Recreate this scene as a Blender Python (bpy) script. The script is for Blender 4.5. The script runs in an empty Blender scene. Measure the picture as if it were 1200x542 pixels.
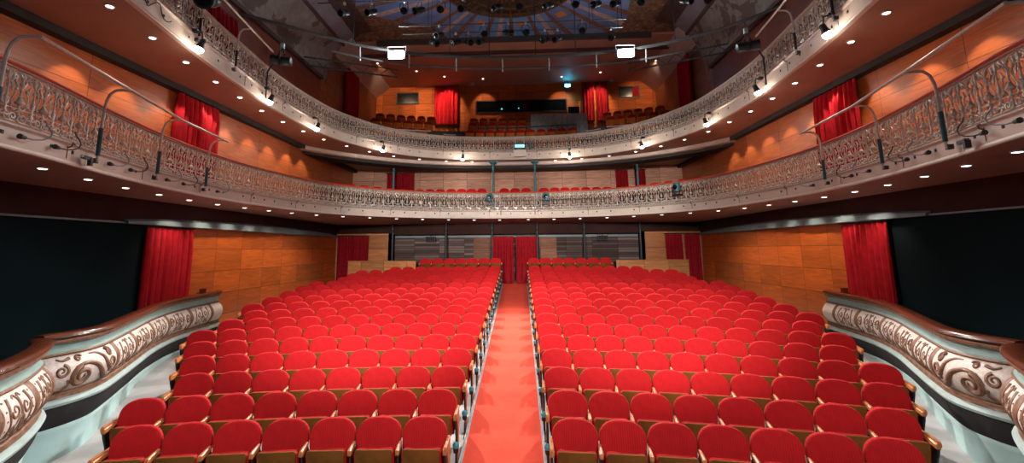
import bpy, math, random
from mathutils import Vector, Matrix, Euler
R = random.Random(7)
PI = math.pi
COL = bpy.context.scene.collection
sc = bpy.context.scene

# ------------------------------------------------------------------ mesh builder
class MB:
    def __init__(s): s.v = []; s.f = []
    def add(s, vs, fs):
        b = len(s.v); s.v += [tuple(p) for p in vs]; s.f += [tuple(i + b for i in f) for f in fs]
    def box(s, c, d, rz=0.0, taper=1.0):
        x, y, z = d[0]/2, d[1]/2, d[2]/2; co, si = math.cos(rz), math.sin(rz); vs = []
        for k, (a, b, e) in enumerate([(-1,-1,-1),(1,-1,-1),(1,1,-1),(-1,1,-1),(-1,-1,1),(1,-1,1),(1,1,1),(-1,1,1)]):
            t = taper if e > 0 else 1.0
            px, py = a*x*t, b*y*t
            vs.append((c[0]+px*co-py*si, c[1]+px*si+py*co, c[2]+e*z))
        s.add(vs, [(0,3,2,1),(4,5,6,7),(0,1,5,4),(1,2,6,5),(2,3,7,6),(3,0,4,7)])
    def tube(s, pts, r, n=6, closed=False):
        pts = [Vector(p) for p in pts]; m = len(pts); rings = []
        rr = r if isinstance(r, (list, tuple)) else [r]*m
        up = None
        for i, p in enumerate(pts):
            if closed: t = pts[(i+1) % m] - pts[i-1]
            else: t = pts[min(i+1, m-1)] - pts[max(i-1, 0)]
            if t.length < 1e-9: t = Vector((0,0,1))
            t.normalize()
            if up is None:
                up = Vector((0,0,1)) if abs(t.z) < .9 else Vector((0,1,0))
            a = t.cross(up)
            if a.length < 1e-6: a = t.orthogonal()
            a.normalize(); b = a.cross(t).normalized(); up = b
            rings.append([p + (a*math.cos(2*PI*k/n) + b*math.sin(2*PI*k/n))*rr[i] for k in range(n)])
        vs = [q for ring in rings for q in ring]; fs = []
        for i in range(m if closed else m-1):
            j = (i+1) % m
            for k in range(n): fs.append((i*n+k, i*n+(k+1) % n, j*n+(k+1) % n, j*n+k))
        if not closed:
            fs.append(tuple(range(n-1, -1, -1))); fs.append(tuple((m-1)*n+k for k in range(n)))
        s.add(vs, fs)
    def lathe(s, prof, n=12, M=None):
        # prof: (radius, z) bottom to top
        vs = []; fs = []; m = len(prof)
        for r, z in prof:
            for k in range(n):
                p = Vector((r*math.cos(2*PI*k/n), r*math.sin(2*PI*k/n), z))
                vs.append(M @ p if M else p)
        for i in range(m-1):
            for k in range(n): fs.append((i*n+k, i*n+(k+1) % n, (i+1)*n+(k+1) % n, (i+1)*n+k))
        fs.append(tuple(range(n-1, -1, -1))); fs.append(tuple((m-1)*n+k for k in range(n)))
        s.add(vs, fs)
    def grid(s, rows, closed=False):
        n = len(rows[0]); fs = []
        for i in range(len(rows)-1):
            for k in range(n if closed else n-1):
                j = (k+1) % n
                fs.append((i*n+k, i*n+j, (i+1)*n+j, (i+1)*n+k))
        s.add([p for r in rows for p in r], fs)
    def loft(s, rows):   # closed sections, capped
        n = len(rows[0]); b = len(s.v); s.grid(rows, True); m = len(rows)
        s.f.append(tuple(b+k for k in range(n-1, -1, -1))); s.f.append(tuple(b+(m-1)*n+k for k in range(n)))
    def build(s, name, mat, parent=None, smooth=40, kind=None):
        me = bpy.data.meshes.new(name); me.from_pydata(s.v, [], s.f); me.validate(); me.update()
        import bmesh
        bm = bmesh.new(); bm.from_mesh(me); bmesh.ops.recalc_face_normals(bm, faces=bm.faces); bm.to_mesh(me); bm.free()
        for m in (mat if isinstance(mat, (list, tuple)) else [mat]): me.materials.append(m)
        if smooth:
            me.polygons.foreach_set('use_smooth', [True]*len(me.polygons)); me.set_sharp_from_angle(angle=math.radians(smooth))
        o = bpy.data.objects.new(name, me); COL.objects.link(o)
        if parent: o.parent = parent
        if kind: o['kind'] = kind
        return o

def tag(o, label=None, cat=None, group=None, kind=None):
    if label: o['label'] = label
    if cat: o['category'] = cat
    if group: o['group'] = group
    if kind: o['kind'] = kind
    return o
def thing(name, loc=(0,0,0), rz=0.0):
    o = bpy.data.objects.new(name, None); COL.objects.link(o); o.location = loc; o.rotation_euler = (0,0,rz); o.empty_display_size = .1
    return o
def dup(o, parent=None):
    c = o.copy(); COL.objects.link(c)
    if parent: c.parent = parent
    for ch in list(o.children): dup(ch, c)
    return c
def share(o, parent, loc=(0,0,0), rz=0.0, scale=None):
    c = o.copy(); COL.objects.link(c); c.parent = parent; c.location = loc; c.rotation_euler = (0,0,rz)
    if scale: c.scale = scale
    return c
ORD = ['zeroth','first','second','third','fourth','fifth','sixth','seventh','eighth','ninth','tenth','eleventh','twelfth','thirteenth','fourteenth','fifteenth','sixteenth','seventeenth','eighteenth','nineteenth','twentieth']

# ------------------------------------------------------------------ materials
class NT:
    def __init__(s, name):
        s.m = bpy.data.materials.new(name); s.m.use_nodes = True; s.t = s.m.node_tree
        s.b = s.t.nodes['Principled BSDF']
    def n(s, typ, **kw):
        o = s.t.nodes.new(typ)
        for k, v in kw.items():
            if k.startswith('i_'):
                o.inputs[k[2:].replace('_', ' ')].default_value = v
            else: setattr(o, k, v)
        return o
    def l(s, a, b): s.t.links.new(a, b)
    def math(s, op, a, b=None, c=None, clamp=False):
        o = s.t.nodes.new('ShaderNodeMath'); o.operation = op; o.use_clamp = clamp
        for i, x in enumerate((a, b, c)):
            if x is None: continue
            if isinstance(x, (int, float)): o.inputs[i].default_value = x
            else: s.l(x, o.inputs[i])
        return o.outputs[0]
    def mix(s, f, a, b, typ='MIX'):
        o = s.t.nodes.new('ShaderNodeMix'); o.data_type = 'RGBA'; o.blend_type = typ
        for i, x in ((0, f), (6, a), (7, b)):
            if isinstance(x, (int, float)): o.inputs[i].default_value = x
            elif isinstance(x, tuple): o.inputs[i].default_value = (*x, 1) if len(x) == 3 else x
            else: s.l(x, o.inputs[i])
        return o.outputs[2]
    def pos(s):
        g = s.n('ShaderNodeNewGeometry'); sp = s.n('ShaderNodeSeparateXYZ'); s.l(g.outputs['Position'], sp.inputs[0]); return g.outputs['Position'], sp.outputs
    def obj(s):
        g = s.n('ShaderNodeTexCoord'); sp = s.n('ShaderNodeSeparateXYZ'); s.l(g.outputs['Object'], sp.inputs[0]); return g.outputs['Object'], sp.outputs
    def comb(s, x, y, z):
        o = s.n('ShaderNodeCombineXYZ')
        for i, a in enumerate((x, y, z)):
            if isinstance(a, (int, float)): o.inputs[i].default_value = a
            else: s.l(a, o.inputs[i])
        return o.outputs[0]
    def noise(s, vec, scale=5, detail=4, rough=.5, dist=0):
        o = s.n('ShaderNodeTexNoise'); o.inputs['Scale'].default_value = scale; o.inputs['Detail'].default_value = detail
        o.inputs['Roughness'].default_value = rough; o.inputs['Distortion'].default_value = dist
        if vec is not None: s.l(vec, o.inputs['Vector'])
        return o.outputs[0]
    def ramp(s, f, stops):
        o = s.n('ShaderNodeValToRGB'); s.l(f, o.inputs[0]); e = o.color_ramp.elements
        while len(e) < len(stops): e.new(.5)
        for el, (p, c) in zip(e, stops): el.position = p; el.color = (*c, 1)
        return o.outputs[0]
    def bump(s, h, strength=.3, dist=.01):
        o = s.n('ShaderNodeBump'); o.inputs['Strength'].default_value = strength; o.inputs['Distance'].default_value = dist
        s.l(h, o.inputs['Height']); s.l(o.outputs[0], s.b.inputs['Normal'])
    def base(s, c): s.l(c, s.b.inputs['Base Color'])
    def set(s, **kw):
        for k, v in kw.items(): s.b.inputs[k.replace('_', ' ')].default_value = v
        return s

def mat_plain(name, c, rough=.5, metal=0.0, var=.12, scale=9.0, bump=0.0, spec=.5):
    t = NT(name); p, _ = t.obj(); n = t.noise(p, scale, 4)
    lo = tuple(x*(1-var) for x in c); hi = tuple(min(1, x*(1+var)) for x in c)
    t.base(t.ramp(n, [(.3, lo), (.7, hi)])); t.set(Roughness=rough, Metallic=metal)
    t.b.inputs['Specular IOR Level'].default_value = spec
    if bump: t.bump(n, bump, .01)
    return t.m
def mat_emit(name, c, strength):
    t = NT(name); t.set(Roughness=.4); t.b.inputs['Base Color'].default_value = (.8,.8,.8,1)
    p, _ = t.obj(); n = t.noise(p, 3, 2)
    t.b.inputs['Emission Color'].default_value = (*c, 1); t.b.inputs['Emission Strength'].default_value = strength
    return t.m
def mat_velvet(name, c, ribs=260.0):
    t = NT(name); p, xyz = t.obj(); n = t.noise(p, 14, 5); n2 = t.noise(p, 160, 2)
    info = t.n('ShaderNodeObjectInfo')
    f = t.math('ADD', t.math('MULTIPLY', n, .7), t.math('MULTIPLY', info.outputs['Random'], .3))
    w = t.math('SINE', t.math('MULTIPLY', xyz[0], ribs))
    col = t.ramp(f, [(.25, tuple(x*.80 for x in c)), (.75, tuple(x*1.12 for x in c))])
    col = t.mix(t.math('MULTIPLY', t.math('GREATER_THAN', w, .2), .35), col, tuple(x*.5 for x in c))
    t.base(col); t.set(Roughness=.85); t.b.inputs['Specular IOR Level'].default_value = .15
    t.b.inputs['Sheen Weight'].default_value = .2; t.b.inputs['Sheen Roughness'].default_value = .4
    t.b.inputs['Sheen Tint'].default_value = (1, .12, .1, 1)
    t.bump(t.math('ADD', n2, t.math('MULTIPLY', w, .3)), .25, .003)
    return t.m
def mat_panels(name, axis, c, pw, ph, u0, v0, joint=(.03,.012,.006), rough=.38, jw=.006, contrast=1.0, offset_rows=False):
    """veneer panels with thin dark joints; grain lies along the panel"""
    t = NT(name); p, xyz = t.pos()
    u = t.math('DIVIDE', t.math('SUBTRACT', xyz[axis], u0), pw); v = t.math('DIVIDE', t.math('SUBTRACT', xyz[2], v0), ph)
    if offset_rows: u = t.math('ADD', u, t.math('MULTIPLY', t.math('FLOOR', v), .03))
    iu, iv = t.math('FLOOR', u), t.math('FLOOR', v)
    wn = t.n('ShaderNodeTexWhiteNoise', noise_dimensions='3D'); t.l(t.comb(iu, iv, 3.0), wn.inputs['Vector'])
    r = wn.outputs['Value']
    g = t.comb(t.math('ADD', t.math('MULTIPLY', xyz[axis], 1.1), t.math('MULTIPLY', r, 37.0)), t.math('MULTIPLY', xyz[2], 9.0), t.math('MULTIPLY', r, 11.0))
    n1 = t.noise(g, 1.0, 6, .62, 1.2)
    g2 = t.comb(t.math('MULTIPLY', xyz[axis], 3.0), t.math('MULTIPLY', xyz[2], 95.0), r)
    n2 = t.noise(g2, 1.0, 3, .5)
    f = t.math('ADD', t.math('MULTIPLY', n1, .72*contrast), t.math('ADD', t.math('MULTIPLY', n2, .2), t.math('MULTIPLY', t.math('SUBTRACT', r, .5), .22)))
    col = t.ramp(f, [(.25, tuple(x*.55 for x in c)), (.5, c), (.72, tuple(min(1, x*1.5) for x in c))])
    fu = t.math('ABSOLUTE', t.math('SUBTRACT', t.math('FRACT', u), .5)); fv = t.math('ABSOLUTE', t.math('SUBTRACT', t.math('FRACT', v), .5))
    j = t.math('MAXIMUM', t.math('GREATER_THAN', fu, .5-jw/pw), t.math('GREATER_THAN', fv, .5-jw/ph))
    t.base(t.mix(j, col, joint)); t.set(Roughness=rough)
    t.b.inputs['Coat Weight'].default_value = .15 if rough < .5 else 0; t.b.inputs['Coat Roughness'].default_value = .3
    t.b.inputs['Specular IOR Level'].default_value = .5 if rough < .5 else .15
    t.bump(t.math('SUBTRACT', 1.0, j), .5, .004)
    return t.m

M = {}
M['velvet'] = mat_velvet('red_seat_velvet', (.47,.010,.013))
M['velvet_dark'] = mat_velvet('dark_red_velvet', (.36,.008,.014), 0)
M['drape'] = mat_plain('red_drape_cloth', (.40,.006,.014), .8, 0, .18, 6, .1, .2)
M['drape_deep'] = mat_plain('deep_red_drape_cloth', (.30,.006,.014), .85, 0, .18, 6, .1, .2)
M['seat_wood'] = mat_plain('seat_board_wood', (.16,.062,.014), .75, 0, .3, 5, 0, .05)
M['arm_wood'] = mat_plain('armrest_wood', (.44,.15,.045), .35, 0, .25, 16)
M['black_metal'] = mat_plain('black_metal', (.018,.018,.02), .45, .3, .2, 12)
M['dark_metal'] = mat_plain('dark_iron', (.03,.04,.045), .5, .3, .2, 12)
M['teal_metal'] = mat_plain('teal_painted_iron', (.035,.15,.18), .45, .1, .2, 10)
M['teal_foam'] = mat_plain('teal_foam_sleeve', (.006,.06,.085), .6, 0, .2, 20)
M['teal_lens'] = mat_plain('teal_lamp_glass', (.06,.34,.43), .2, 0, .1, 20)
M['steel'] = mat_plain('brushed_steel', (.62,.66,.68), .35, .35, .1, 30)
M['pipe'] = mat_plain('grey_steel_pipe', (.50,.43,.38), .38, .4, .15, 20)
M['iron_white'] = mat_plain('painted_cast_iron', (.56,.50,.44), .36, .25, .3, 14, .15)
M['iron_beige'] = mat_plain('warm_cast_iron', (.54,.46,.39), .38, .25, .3, 14, .15)
M['fascia'] = mat_plain('cream_fascia_plaster', (.60,.52,.45), .55, 0, .07, 3)
M['soffit'] = mat_plain('terracotta_soffit_paint', (.34,.185,.135), .6, 0, .10, 1.5)
M['gallery_soffit'] = mat_plain('gallery_ceiling_paint', (.55,.30,.22), .6, 0, .08, 1.5)  # soffit colour brightened to stand in for light on the gallery ceiling
M['truss_pipe'] = mat_plain('dark_truss_pipe', (.11,.10,.095), .45, .5, .2, 10)
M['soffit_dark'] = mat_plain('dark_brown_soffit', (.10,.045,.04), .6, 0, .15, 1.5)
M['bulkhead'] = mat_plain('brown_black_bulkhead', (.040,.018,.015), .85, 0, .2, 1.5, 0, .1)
M['black_drape'] = mat_plain('matt_black_panel', (.004,.010,.012), .9, 0, .25, .8, 0, .08)
M['shadow_gap'] = mat_plain('black_gap_trim', (.02,.02,.022), .7, 0, .2, 3)
M['cornice'] = mat_plain('blue_grey_cornice', (.13,.18,.20), .5, 0, .12, 4)
M['beam'] = mat_plain('pale_beam_paint', (.55,.46,.42), .5, 0, .08, 3)
M['floor'] = mat_plain('pale_grey_floor', (.38,.365,.36), .55, 0, .14, 2.5)
M['wood_rail'] = mat_plain('polished_brown_rail', (.085,.019,.007), .25, 0, .3, 6)
M['red_rail'] = mat_plain('red_padded_rail', (.52,.06,.02), .45, 0, .15, 6)
M['grey_rail'] = mat_plain('pale_iron_rail', (.45,.38,.33), .4, .2, .15, 12)
M['pale_teal'] = mat_plain('pale_teal_plaster', (.40,.56,.55), .6, 0, .09, 2.2, .05)
M['teal_frieze'] = mat_plain('grey_teal_paint', (.22,.32,.30), .5, 0, .12, 5)
M['pale_torus'] = mat_plain('pale_grey_teal_moulding', (.36,.44,.42), .5, 0, .1, 5)
M['base_grey'] = mat_plain('dark_grey_base_paint', (.030,.027,.027), .8, 0, .2, 4, 0, .1)
M['cream'] = mat_plain('cream_frieze_plaster', (.62,.52,.47), .6, 0, .16, 30, .2)
M['bronze'] = mat_plain('brown_gilt_relief', (.19,.088,.048), .55, .1, .3, 20)
M['parapet'] = None
M['lamp_white'] = mat_emit('downlight_glow', (1,.93,.9), 5)
M['lamp_bulb'] = mat_emit('warm_bulb_glow', (1,.82,.66), 60)
M['lamp_flood'] = mat_emit('cool_floodlight_glow', (.75,.97,1), 60)
M['lamp_cyan'] = mat_emit('cyan_spot_glow', (.03,.55,1), 40)
M['lamp_teal'] = mat_emit('teal_screen_glow', (.05,.6,.75), 1.2)
M['glass_dark'] = mat_plain('dark_window_glass', (.002,.003,.004), .2, 0, .2, 2, 0, .2)
M['cloth_grey'] = mat_plain('grey_table_cloth', (.36,.36,.36), .85, 0, .15, 6)
M['cable'] = mat_plain('black_cable_rubber', (.02,.025,.028), .55, 0, .1, 20)
M['cable_pale'] = mat_plain('teal_cable_rubber', (.18,.24,.25), .5, 0, .2, 20)
M['ornament_dark'] = mat_plain('dark_gilt_ornament', (.10,.05,.026), .5, .2, .5, 12, .3)
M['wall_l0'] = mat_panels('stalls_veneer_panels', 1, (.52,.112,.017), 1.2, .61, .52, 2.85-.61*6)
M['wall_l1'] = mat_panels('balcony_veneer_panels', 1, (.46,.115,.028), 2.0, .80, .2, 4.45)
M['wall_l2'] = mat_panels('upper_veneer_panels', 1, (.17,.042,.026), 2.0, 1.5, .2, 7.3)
M['wall_b0'] = mat_panels('back_veneer_panels', 0, (.46,.17,.055), 1.15, .62, .0, 2.85-.62*6)
M['wall_b1'] = mat_panels('balcony_back_panels', 0, (.54,.29,.20), 1.2, .61, .0, 4.46, rough=.6)
M['wall_b2'] = mat_panels('gallery_back_panels', 0, (.44,.105,.024), 1.0, .61, .1, 10.2, rough=.7)
M['parapet'] = mat_panels('parapet_veneer', 0, (.56,.23,.07), 1.05, 3.0, .4, -.5)
def mat_slats():
    t = NT('grey_brown_slatted_panels'); p, xyz = t.pos()
    u = t.math('DIVIDE', xyz[0], 1.2); iu = t.math('FLOOR', u)
    z = t.math('DIVIDE', xyz[2], .11); iz = t.math('FLOOR', z)
    wn = t.n('ShaderNodeTexWhiteNoise', noise_dimensions='2D'); t.l(t.comb(iu, iz, 0.0), wn.inputs['Vector'])
    wp = t.n('ShaderNodeTexWhiteNoise', noise_dimensions='2D'); t.l(t.comb(iu, 5.0, 0.0), wp.inputs['Vector'])
    g = t.noise(t.comb(t.math('MULTIPLY', xyz[0], 2.0), t.math('MULTIPLY', xyz[2], 40.0), 0.0), 1.0, 3)
    f = t.math('ADD', t.math('MULTIPLY', wn.outputs['Value'], .45), t.math('ADD', t.math('MULTIPLY', wp.outputs['Value'], .3), t.math('MULTIPLY', g, .3)))
    col = t.ramp(f, [(.2, (.06,.042,.038)), (.55, (.125,.085,.078)), (.9, (.31,.24,.22))])
    j = t.math('MAXIMUM', t.math('LESS_THAN', t.math('FRACT', z), .12), t.math('LESS_THAN', t.math('FRACT', u), .008))
    t.base(t.mix(j, col, (.02,.014,.012))); t.set(Roughness=.8); t.b.inputs['Specular IOR Level'].default_value = .08
    return t.m
M['slats'] = mat_slats()
def mat_carpet():
    t = NT('red_aisle_carpet'); p, xyz = t.pos()
    n = t.noise(p, 2.2, 5, .6); n2 = t.noise(p, 260, 2); n3 = t.noise(p, 45, 3)
    f = t.math('ADD', t.math('MULTIPLY', n, .5), t.math('ADD', t.math('MULTIPLY', n2, .25), t.math('MULTIPLY', n3, .25)))
    t.base(t.ramp(f, [(.3, (.55,.052,.030)), (.7, (.70,.085,.052))])); t.set(Roughness=.95)
    t.b.inputs['Specular IOR Level'].default_value = .1; t.bump(n2, .4, .004)
    return t.m
M['carpet'] = mat_carpet()
CX, CY = 0.0, 15.3
def mat_fresco():
    t = NT('painted_blue_ceiling'); p, xyz = t.pos()
    dx = t.math('SUBTRACT', xyz[0], CX); dy = t.math('SUBTRACT', xyz[1], CY)
    r = t.math('SQRT', t.math('ADD', t.math('MULTIPLY', dx, dx), t.math('MULTIPLY', dy, dy)))
    n = t.noise(p, 1.1, 5, .6); nf = t.noise(p, 6.0, 5, .65, .6)
    a = t.math('DIVIDE', t.math('ARCTAN2', dx, dy), 2*PI/24)
    fa = t.math('ABSOLUTE', t.math('SUBTRACT', t.math('FRACT', a), .5)); ia = t.math('FLOOR', a)
    blue = t.ramp(n, [(.3, (.10,.14,.28)), (.5, (.13,.22,.46)), (.7, (.22,.23,.38))])
    near = t.math('LESS_THAN', t.math('ABSOLUTE', dx), 1.6)
    blue = t.mix(t.math('MULTIPLY', near, .55), blue, (.08,.36,.80))
    # thin brown ribs each side of a pink band
    w = t.math('MULTIPLY', fa, r)
    rib = t.math('GREATER_THAN', fa, .40)
    col = t.mix(rib, blue, t.ramp(nf, [(.35, (.13,.055,.035)), (.65, (.26,.12,.07))]))
    odd = t.math('GREATER_THAN', t.math('FRACT', t.math('MULTIPLY', ia, .5)), .25)
    pink = t.math('MULTIPLY', t.math('LESS_THAN', fa, .10), odd)
    col = t.mix(pink, col, t.ramp(nf, [(.4, (.42,.27,.25)), (.6, (.55,.38,.36))]))
    sq = t.math('MULTIPLY', t.math('LESS_THAN', t.math('ABSOLUTE', t.math('SUBTRACT', r, 3.5)), .2), t.math('LESS_THAN', fa, .22))
    sq = t.math('MULTIPLY', sq, t.math('SUBTRACT', 1.0, odd))
    col = t.mix(sq, col, (.60,.20,.05))
    # gilded brown cartouches at the rim
    rim = t.math('GREATER_THAN', t.math('ADD', r, t.math('MULTIPLY', t.math('SINE', t.math('MULTIPLY', t.math('ARCTAN2', dx, dy), 6.0)), .7)), 5.7)
    col = t.mix(rim, col, t.ramp(nf, [(.35, (.09,.045,.03)), (.5, (.19,.095,.055)), (.68, (.38,.20,.11))]))
    t.base(col); t.set(Roughness=.75)
    return t.m
M['fresco'] = mat_fresco()
def mat_cove():
    t = NT('faded_cove_painting'); p, xyz = t.pos()
    n = t.noise(p, .9, 5, .6, .5); nf = t.noise(p, 3.5, 4)
    base = t.ramp(nf, [(.3, (.17,.14,.125)), (.7, (.26,.22,.195))])
    blot = t.math('GREATER_THAN', n, .56)
    t.base(t.mix(t.math('MULTIPLY', blot, .8), base, (.10,.05,.035))); t.set(Roughness=.75)
    return t.m
M['cove'] = mat_cove()
M['cove_band'] = mat_plain('mauve_cove_band', (.20,.17,.20), .7, 0, .15, 2)
M['cove_edge'] = mat_plain('brown_cove_moulding', (.07,.035,.028), .6, 0, .3, 5)

# ------------------------------------------------------------------ curves
def catmull(pts, step=.12):
    P = [Vector((p[0], p[1], 0)) for p in pts]; out = []
    for i in range(len(P)-1):
        p0, p1, p2, p3 = P[max(i-1, 0)], P[i], P[i+1], P[min(i+2, len(P)-1)]
        for k in range(16):
            t = k/16
            out.append(.5*((2*p1) + (p2-p0)*t + (2*p0-5*p1+4*p2-p3)*t*t + (3*p1-p0-3*p2+p3)*t**3))
    out.append(P[-1])
    return resample(out, step)
def resample(out, step):
    L = [0.0]
    for a, b in zip(out, out[1:]): L.append(L[-1] + (b-a).length)
    n = max(2, int(round(L[-1]/step))); res = []; j = 0
    for k in range(n+1):
        d = L[-1]*k/n
        while j < len(out)-2 and L[j+1] < d: j += 1
        t = (d-L[j])/max(1e-9, L[j+1]-L[j]); res.append(out[j].lerp(out[j+1], t))
    return res
class Curve:
    """plan curve; n points towards the inside of the hall (side=+1: left of travel)"""
    def __init__(s, pts, side):
        s.p = pts; s.n = []; s.L = [0.0]
        for i in range(len(pts)):
            t = (pts[min(i+1, len(pts)-1)] - pts[max(i-1, 0)]).normalized()
            s.n.append(Vector((-t.y, t.x, 0))*side)
            if i: s.L.append(s.L[-1] + (pts[i]-pts[i-1]).length)
        s.len = s.L[-1]
    def at(s, d):
        d = min(max(d, 0), s.len); lo, hi = 0, len(s.L)-1
        while hi-lo > 1:
            m = (lo+hi)//2
            if s.L[m] <= d: lo = m
            else: hi = m
        t = (d-s.L[lo])/max(1e-9, s.L[hi]-s.L[lo])
        return s.p[lo].lerp(s.p[hi], t), s.n[lo].lerp(s.n[hi], t).normalized()
    def pos(s, d, o, z):
        p, n = s.at(d); q = p + n*o; return Vector((q.x, q.y, z))
    def nearest(s, x, y):
        b = min(range(len(s.p)), key=lambda i: (s.p[i].x-x)**2 + (s.p[i].y-y)**2); return s.L[b]
def sweep(curve, prof, mod=None, cap=True):
    mb = MB(); rows = []
    for i, (p, n) in enumerate(zip(curve.p, curve.n)):
        rows.append([(p.x+n.x*(o+(mod(curve.L[i], k) if mod else 0)), p.y+n.y*(o+(mod(curve.L[i], k) if mod else 0)), z) for k, (o, z) in enumerate(prof)])
    mb.loft(rows) if cap else mb.grid(rows, True)
    return mb

# ------------------------------------------------------------------ the room
WX, YB, YG, ZC = 8.3, 22.7, 26.0, 12.6
SL, Y1, RP = .0835, 5.446, .8917
def fz(y): return SL*(y-Y1)
def plane_box(name, x0, x1, y0, y1, z0, z1, mat, kind='structure'):
    mb = MB(); mb.box(((x0+x1)/2, (y0+y1)/2, (z0+z1)/2), (x1-x0, y1-y0, z1-z0)); return mb.build(name, mat, None, 0, kind)
# raked floor
mb = MB(); ys = [1.0, YB]
mb.loft([[(-WX, y, fz(y)-.25), (WX, y, fz(y)-.25), (WX, y, fz(y)), (-WX, y, fz(y))] for y in ys]); mb.build('floor', M['floor'], None, 0, 'structure')
for sgn, nm in ((-1, 'left'), (1, 'right')):
    a, b = sorted((sgn*WX, sgn*(WX+.2)))
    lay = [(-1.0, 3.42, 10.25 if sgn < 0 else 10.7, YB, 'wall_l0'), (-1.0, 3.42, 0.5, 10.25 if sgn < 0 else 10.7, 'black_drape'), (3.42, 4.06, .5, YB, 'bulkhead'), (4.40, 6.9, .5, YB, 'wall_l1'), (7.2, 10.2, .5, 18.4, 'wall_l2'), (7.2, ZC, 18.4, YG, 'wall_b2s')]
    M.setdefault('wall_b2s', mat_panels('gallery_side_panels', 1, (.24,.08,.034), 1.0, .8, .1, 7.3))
    for k, (z0, z1, y0, y1, mt) in enumerate(lay):
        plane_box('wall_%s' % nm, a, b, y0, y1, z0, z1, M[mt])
    # black gap between the veneer and the soffit above
    c, d = sorted((sgn*(WX-.22), sgn*WX)); plane_box('trim_1', c, d, .5, YB, 6.72, 6.87, M['shadow_gap'])
    # lens-shaped pale cornice above the stalls panels
    mb = MB(); rows = []
    for i in range(25):
        t = i/24; y = 9.4+11.4*t; w = .04+.15*math.sin(PI*t)**.8
        rows.append([(sgn*WX, y, 3.40), (sgn*(WX-.10-w*.5), y, 3.40), (sgn*(WX-.08-w*.5), y, 3.42+w*.9), (sgn*WX, y, 3.46+w)])
    mb.loft(rows); mb.build('trim_2', M['cornice'], None, 30, 'structure')
    mb = MB(); mb.box((sgn*(WX-.02), 4.95, 3.42), (.06, 8.9, .035)); mb.build('trim_3', M['cornice'], None, 0, 'structure')
    # cove up to the painted ceiling
    def cove(t): return sgn*(WX-2.0*(1-math.cos(t*PI/2))), 10.15+(ZC-10.15)*math.sin(t*PI/2)
    for (t0, t1, mt, off) in ((0, .52, 'cove', 0), (.52, .56, 'cove_edge', .05), (.56, .74, 'cove_band', 0), (.74, 1.0, 'cove_edge', .03)):
        mb = MB(); rows = []
        for y in (.5, 19.0):
            sec = [cove(t0+(t1-t0)*k/8) for k in range(9)]
            sec = [(x-sgn*off, y, z-off) for x, z in sec]
            rows.append(sec + [(x+sgn*.2, y, z+.2) for x, y, z in reversed(sec)])
        mb.loft(rows); mb.build('ceiling_cove', M[mt], None, 30, 'structure')
    mb = MB(); mb.box((sgn*(WX-.05), 9.4, 10.2), (.16, 18, .14)); mb.build('trim_4', M['cove_edge'], None, 0, 'structure')
    # sloped ceiling edge over the gallery
    mb = MB(); mb.loft([[(sgn*WX, y, 11.85), (sgn*(WX-.9), y, 12.55), (sgn*WX, y, 12.55)] for y in (19.0, YG)]); mb.build('ceiling_edge', M['beam'], None, 0, 'structure')
plane_box('ceiling', -WX, WX, .5, 20.0, ZC, ZC+.2, M['fresco'])
plane_box('ceiling_gallery', -WX, WX, 20.0, YG, 12.5, 12.8, M['gallery_soffit'])
plane_box('trim_5', -6.4, 6.4, 19.9, 20.06, 12.36, 12.62, M['truss_pipe'])
plane_box('trim_6', -WX, WX, 21.2, 21.4, 12.38, 12.5, M['soffit_dark'])
# back walls: stalls (recess behind the columns), first balcony, gallery
plane_box('wall_back', -WX, -5.75, 21.0, 21.2, .6, 3.55, M['wall_b0']); plane_box('wall_back', 5.75, WX, 21.0, 21.2, .6, 3.55, M['wall_b0'])
YR = 21.75; M['wall_side_panel'] = mat_panels('door_side_veneer', 0, (.27,.125,.08), 1.2, .61, .0, 2.85-.61*6, rough=.7)
plane_box('wall_back', -5.75, 5.75, YR, YR+.2, .6, 3.6, M['slats'])
for sgn in (-1, 1):
    a, b = sorted((sgn*1.15, sgn*1.95)); plane_box('wall_back', a, b, YR-.06, YR, .6, 3.55, M['wall_side_panel'])
    a, b = sorted((sgn*5.75, sgn*5.85)); plane_box('wall_back', a, b, 21.0, YR+.2, .6, 3.6, M['bulkhead'])
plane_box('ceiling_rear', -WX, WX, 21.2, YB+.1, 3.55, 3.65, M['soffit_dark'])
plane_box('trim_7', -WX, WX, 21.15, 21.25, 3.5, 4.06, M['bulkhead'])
plane_box('trim_8', -5.7, 5.7, YR-.16, YR-.06, 3.36, 3.46, M['cornice'])
plane_box('wall_back', -WX, WX, YB, YB+.2, 4.4, 6.9, M['wall_b1'])
plane_box('wall_back', -WX, WX, YG, YG+.2, 7.2, 12.8, M['wall_b2'])
# aisle carpet and its steel edge strips
mb = MB(); mb.loft([[(-.526, y, fz(y)-.01), (.526, y, fz(y)-.01), (.526, y, fz(y)+.012), (-.526, y, fz(y)+.012)] for y in (1.2, 20.9)])
tag(mb.build('aisle_carpet', M['carpet'], None, 0), 'red carpet runner up the middle aisle to the curtained doorway', 'carpet')
for sgn, nm in ((-1, 'left'), (1, 'right')):
    mb = MB()
    for a, w, h in ((.528, .010, .05), (.550, .010, .075)):
        mb.loft([[(sgn*a, y, fz(y)-.01), (sgn*(a+w), y, fz(y)-.01), (sgn*(a+w), y, fz(y)+h), (sgn*a, y, fz(y)+h)] for y in (1.2, 20.7)])
    mb.loft([[(sgn*.530, y, fz(y)-.01), (sgn*.558, y, fz(y)-.01), (sgn*.558, y, fz(y)+.02), (sgn*.530, y, fz(y)+.02)] for y in (1.2, 20.7)])
    tag(mb.build('aisle_edge_strip', M['steel'], None, 0), 'steel double edging strip along the %s side of the aisle carpet' % nm, 'floor trim')
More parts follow.
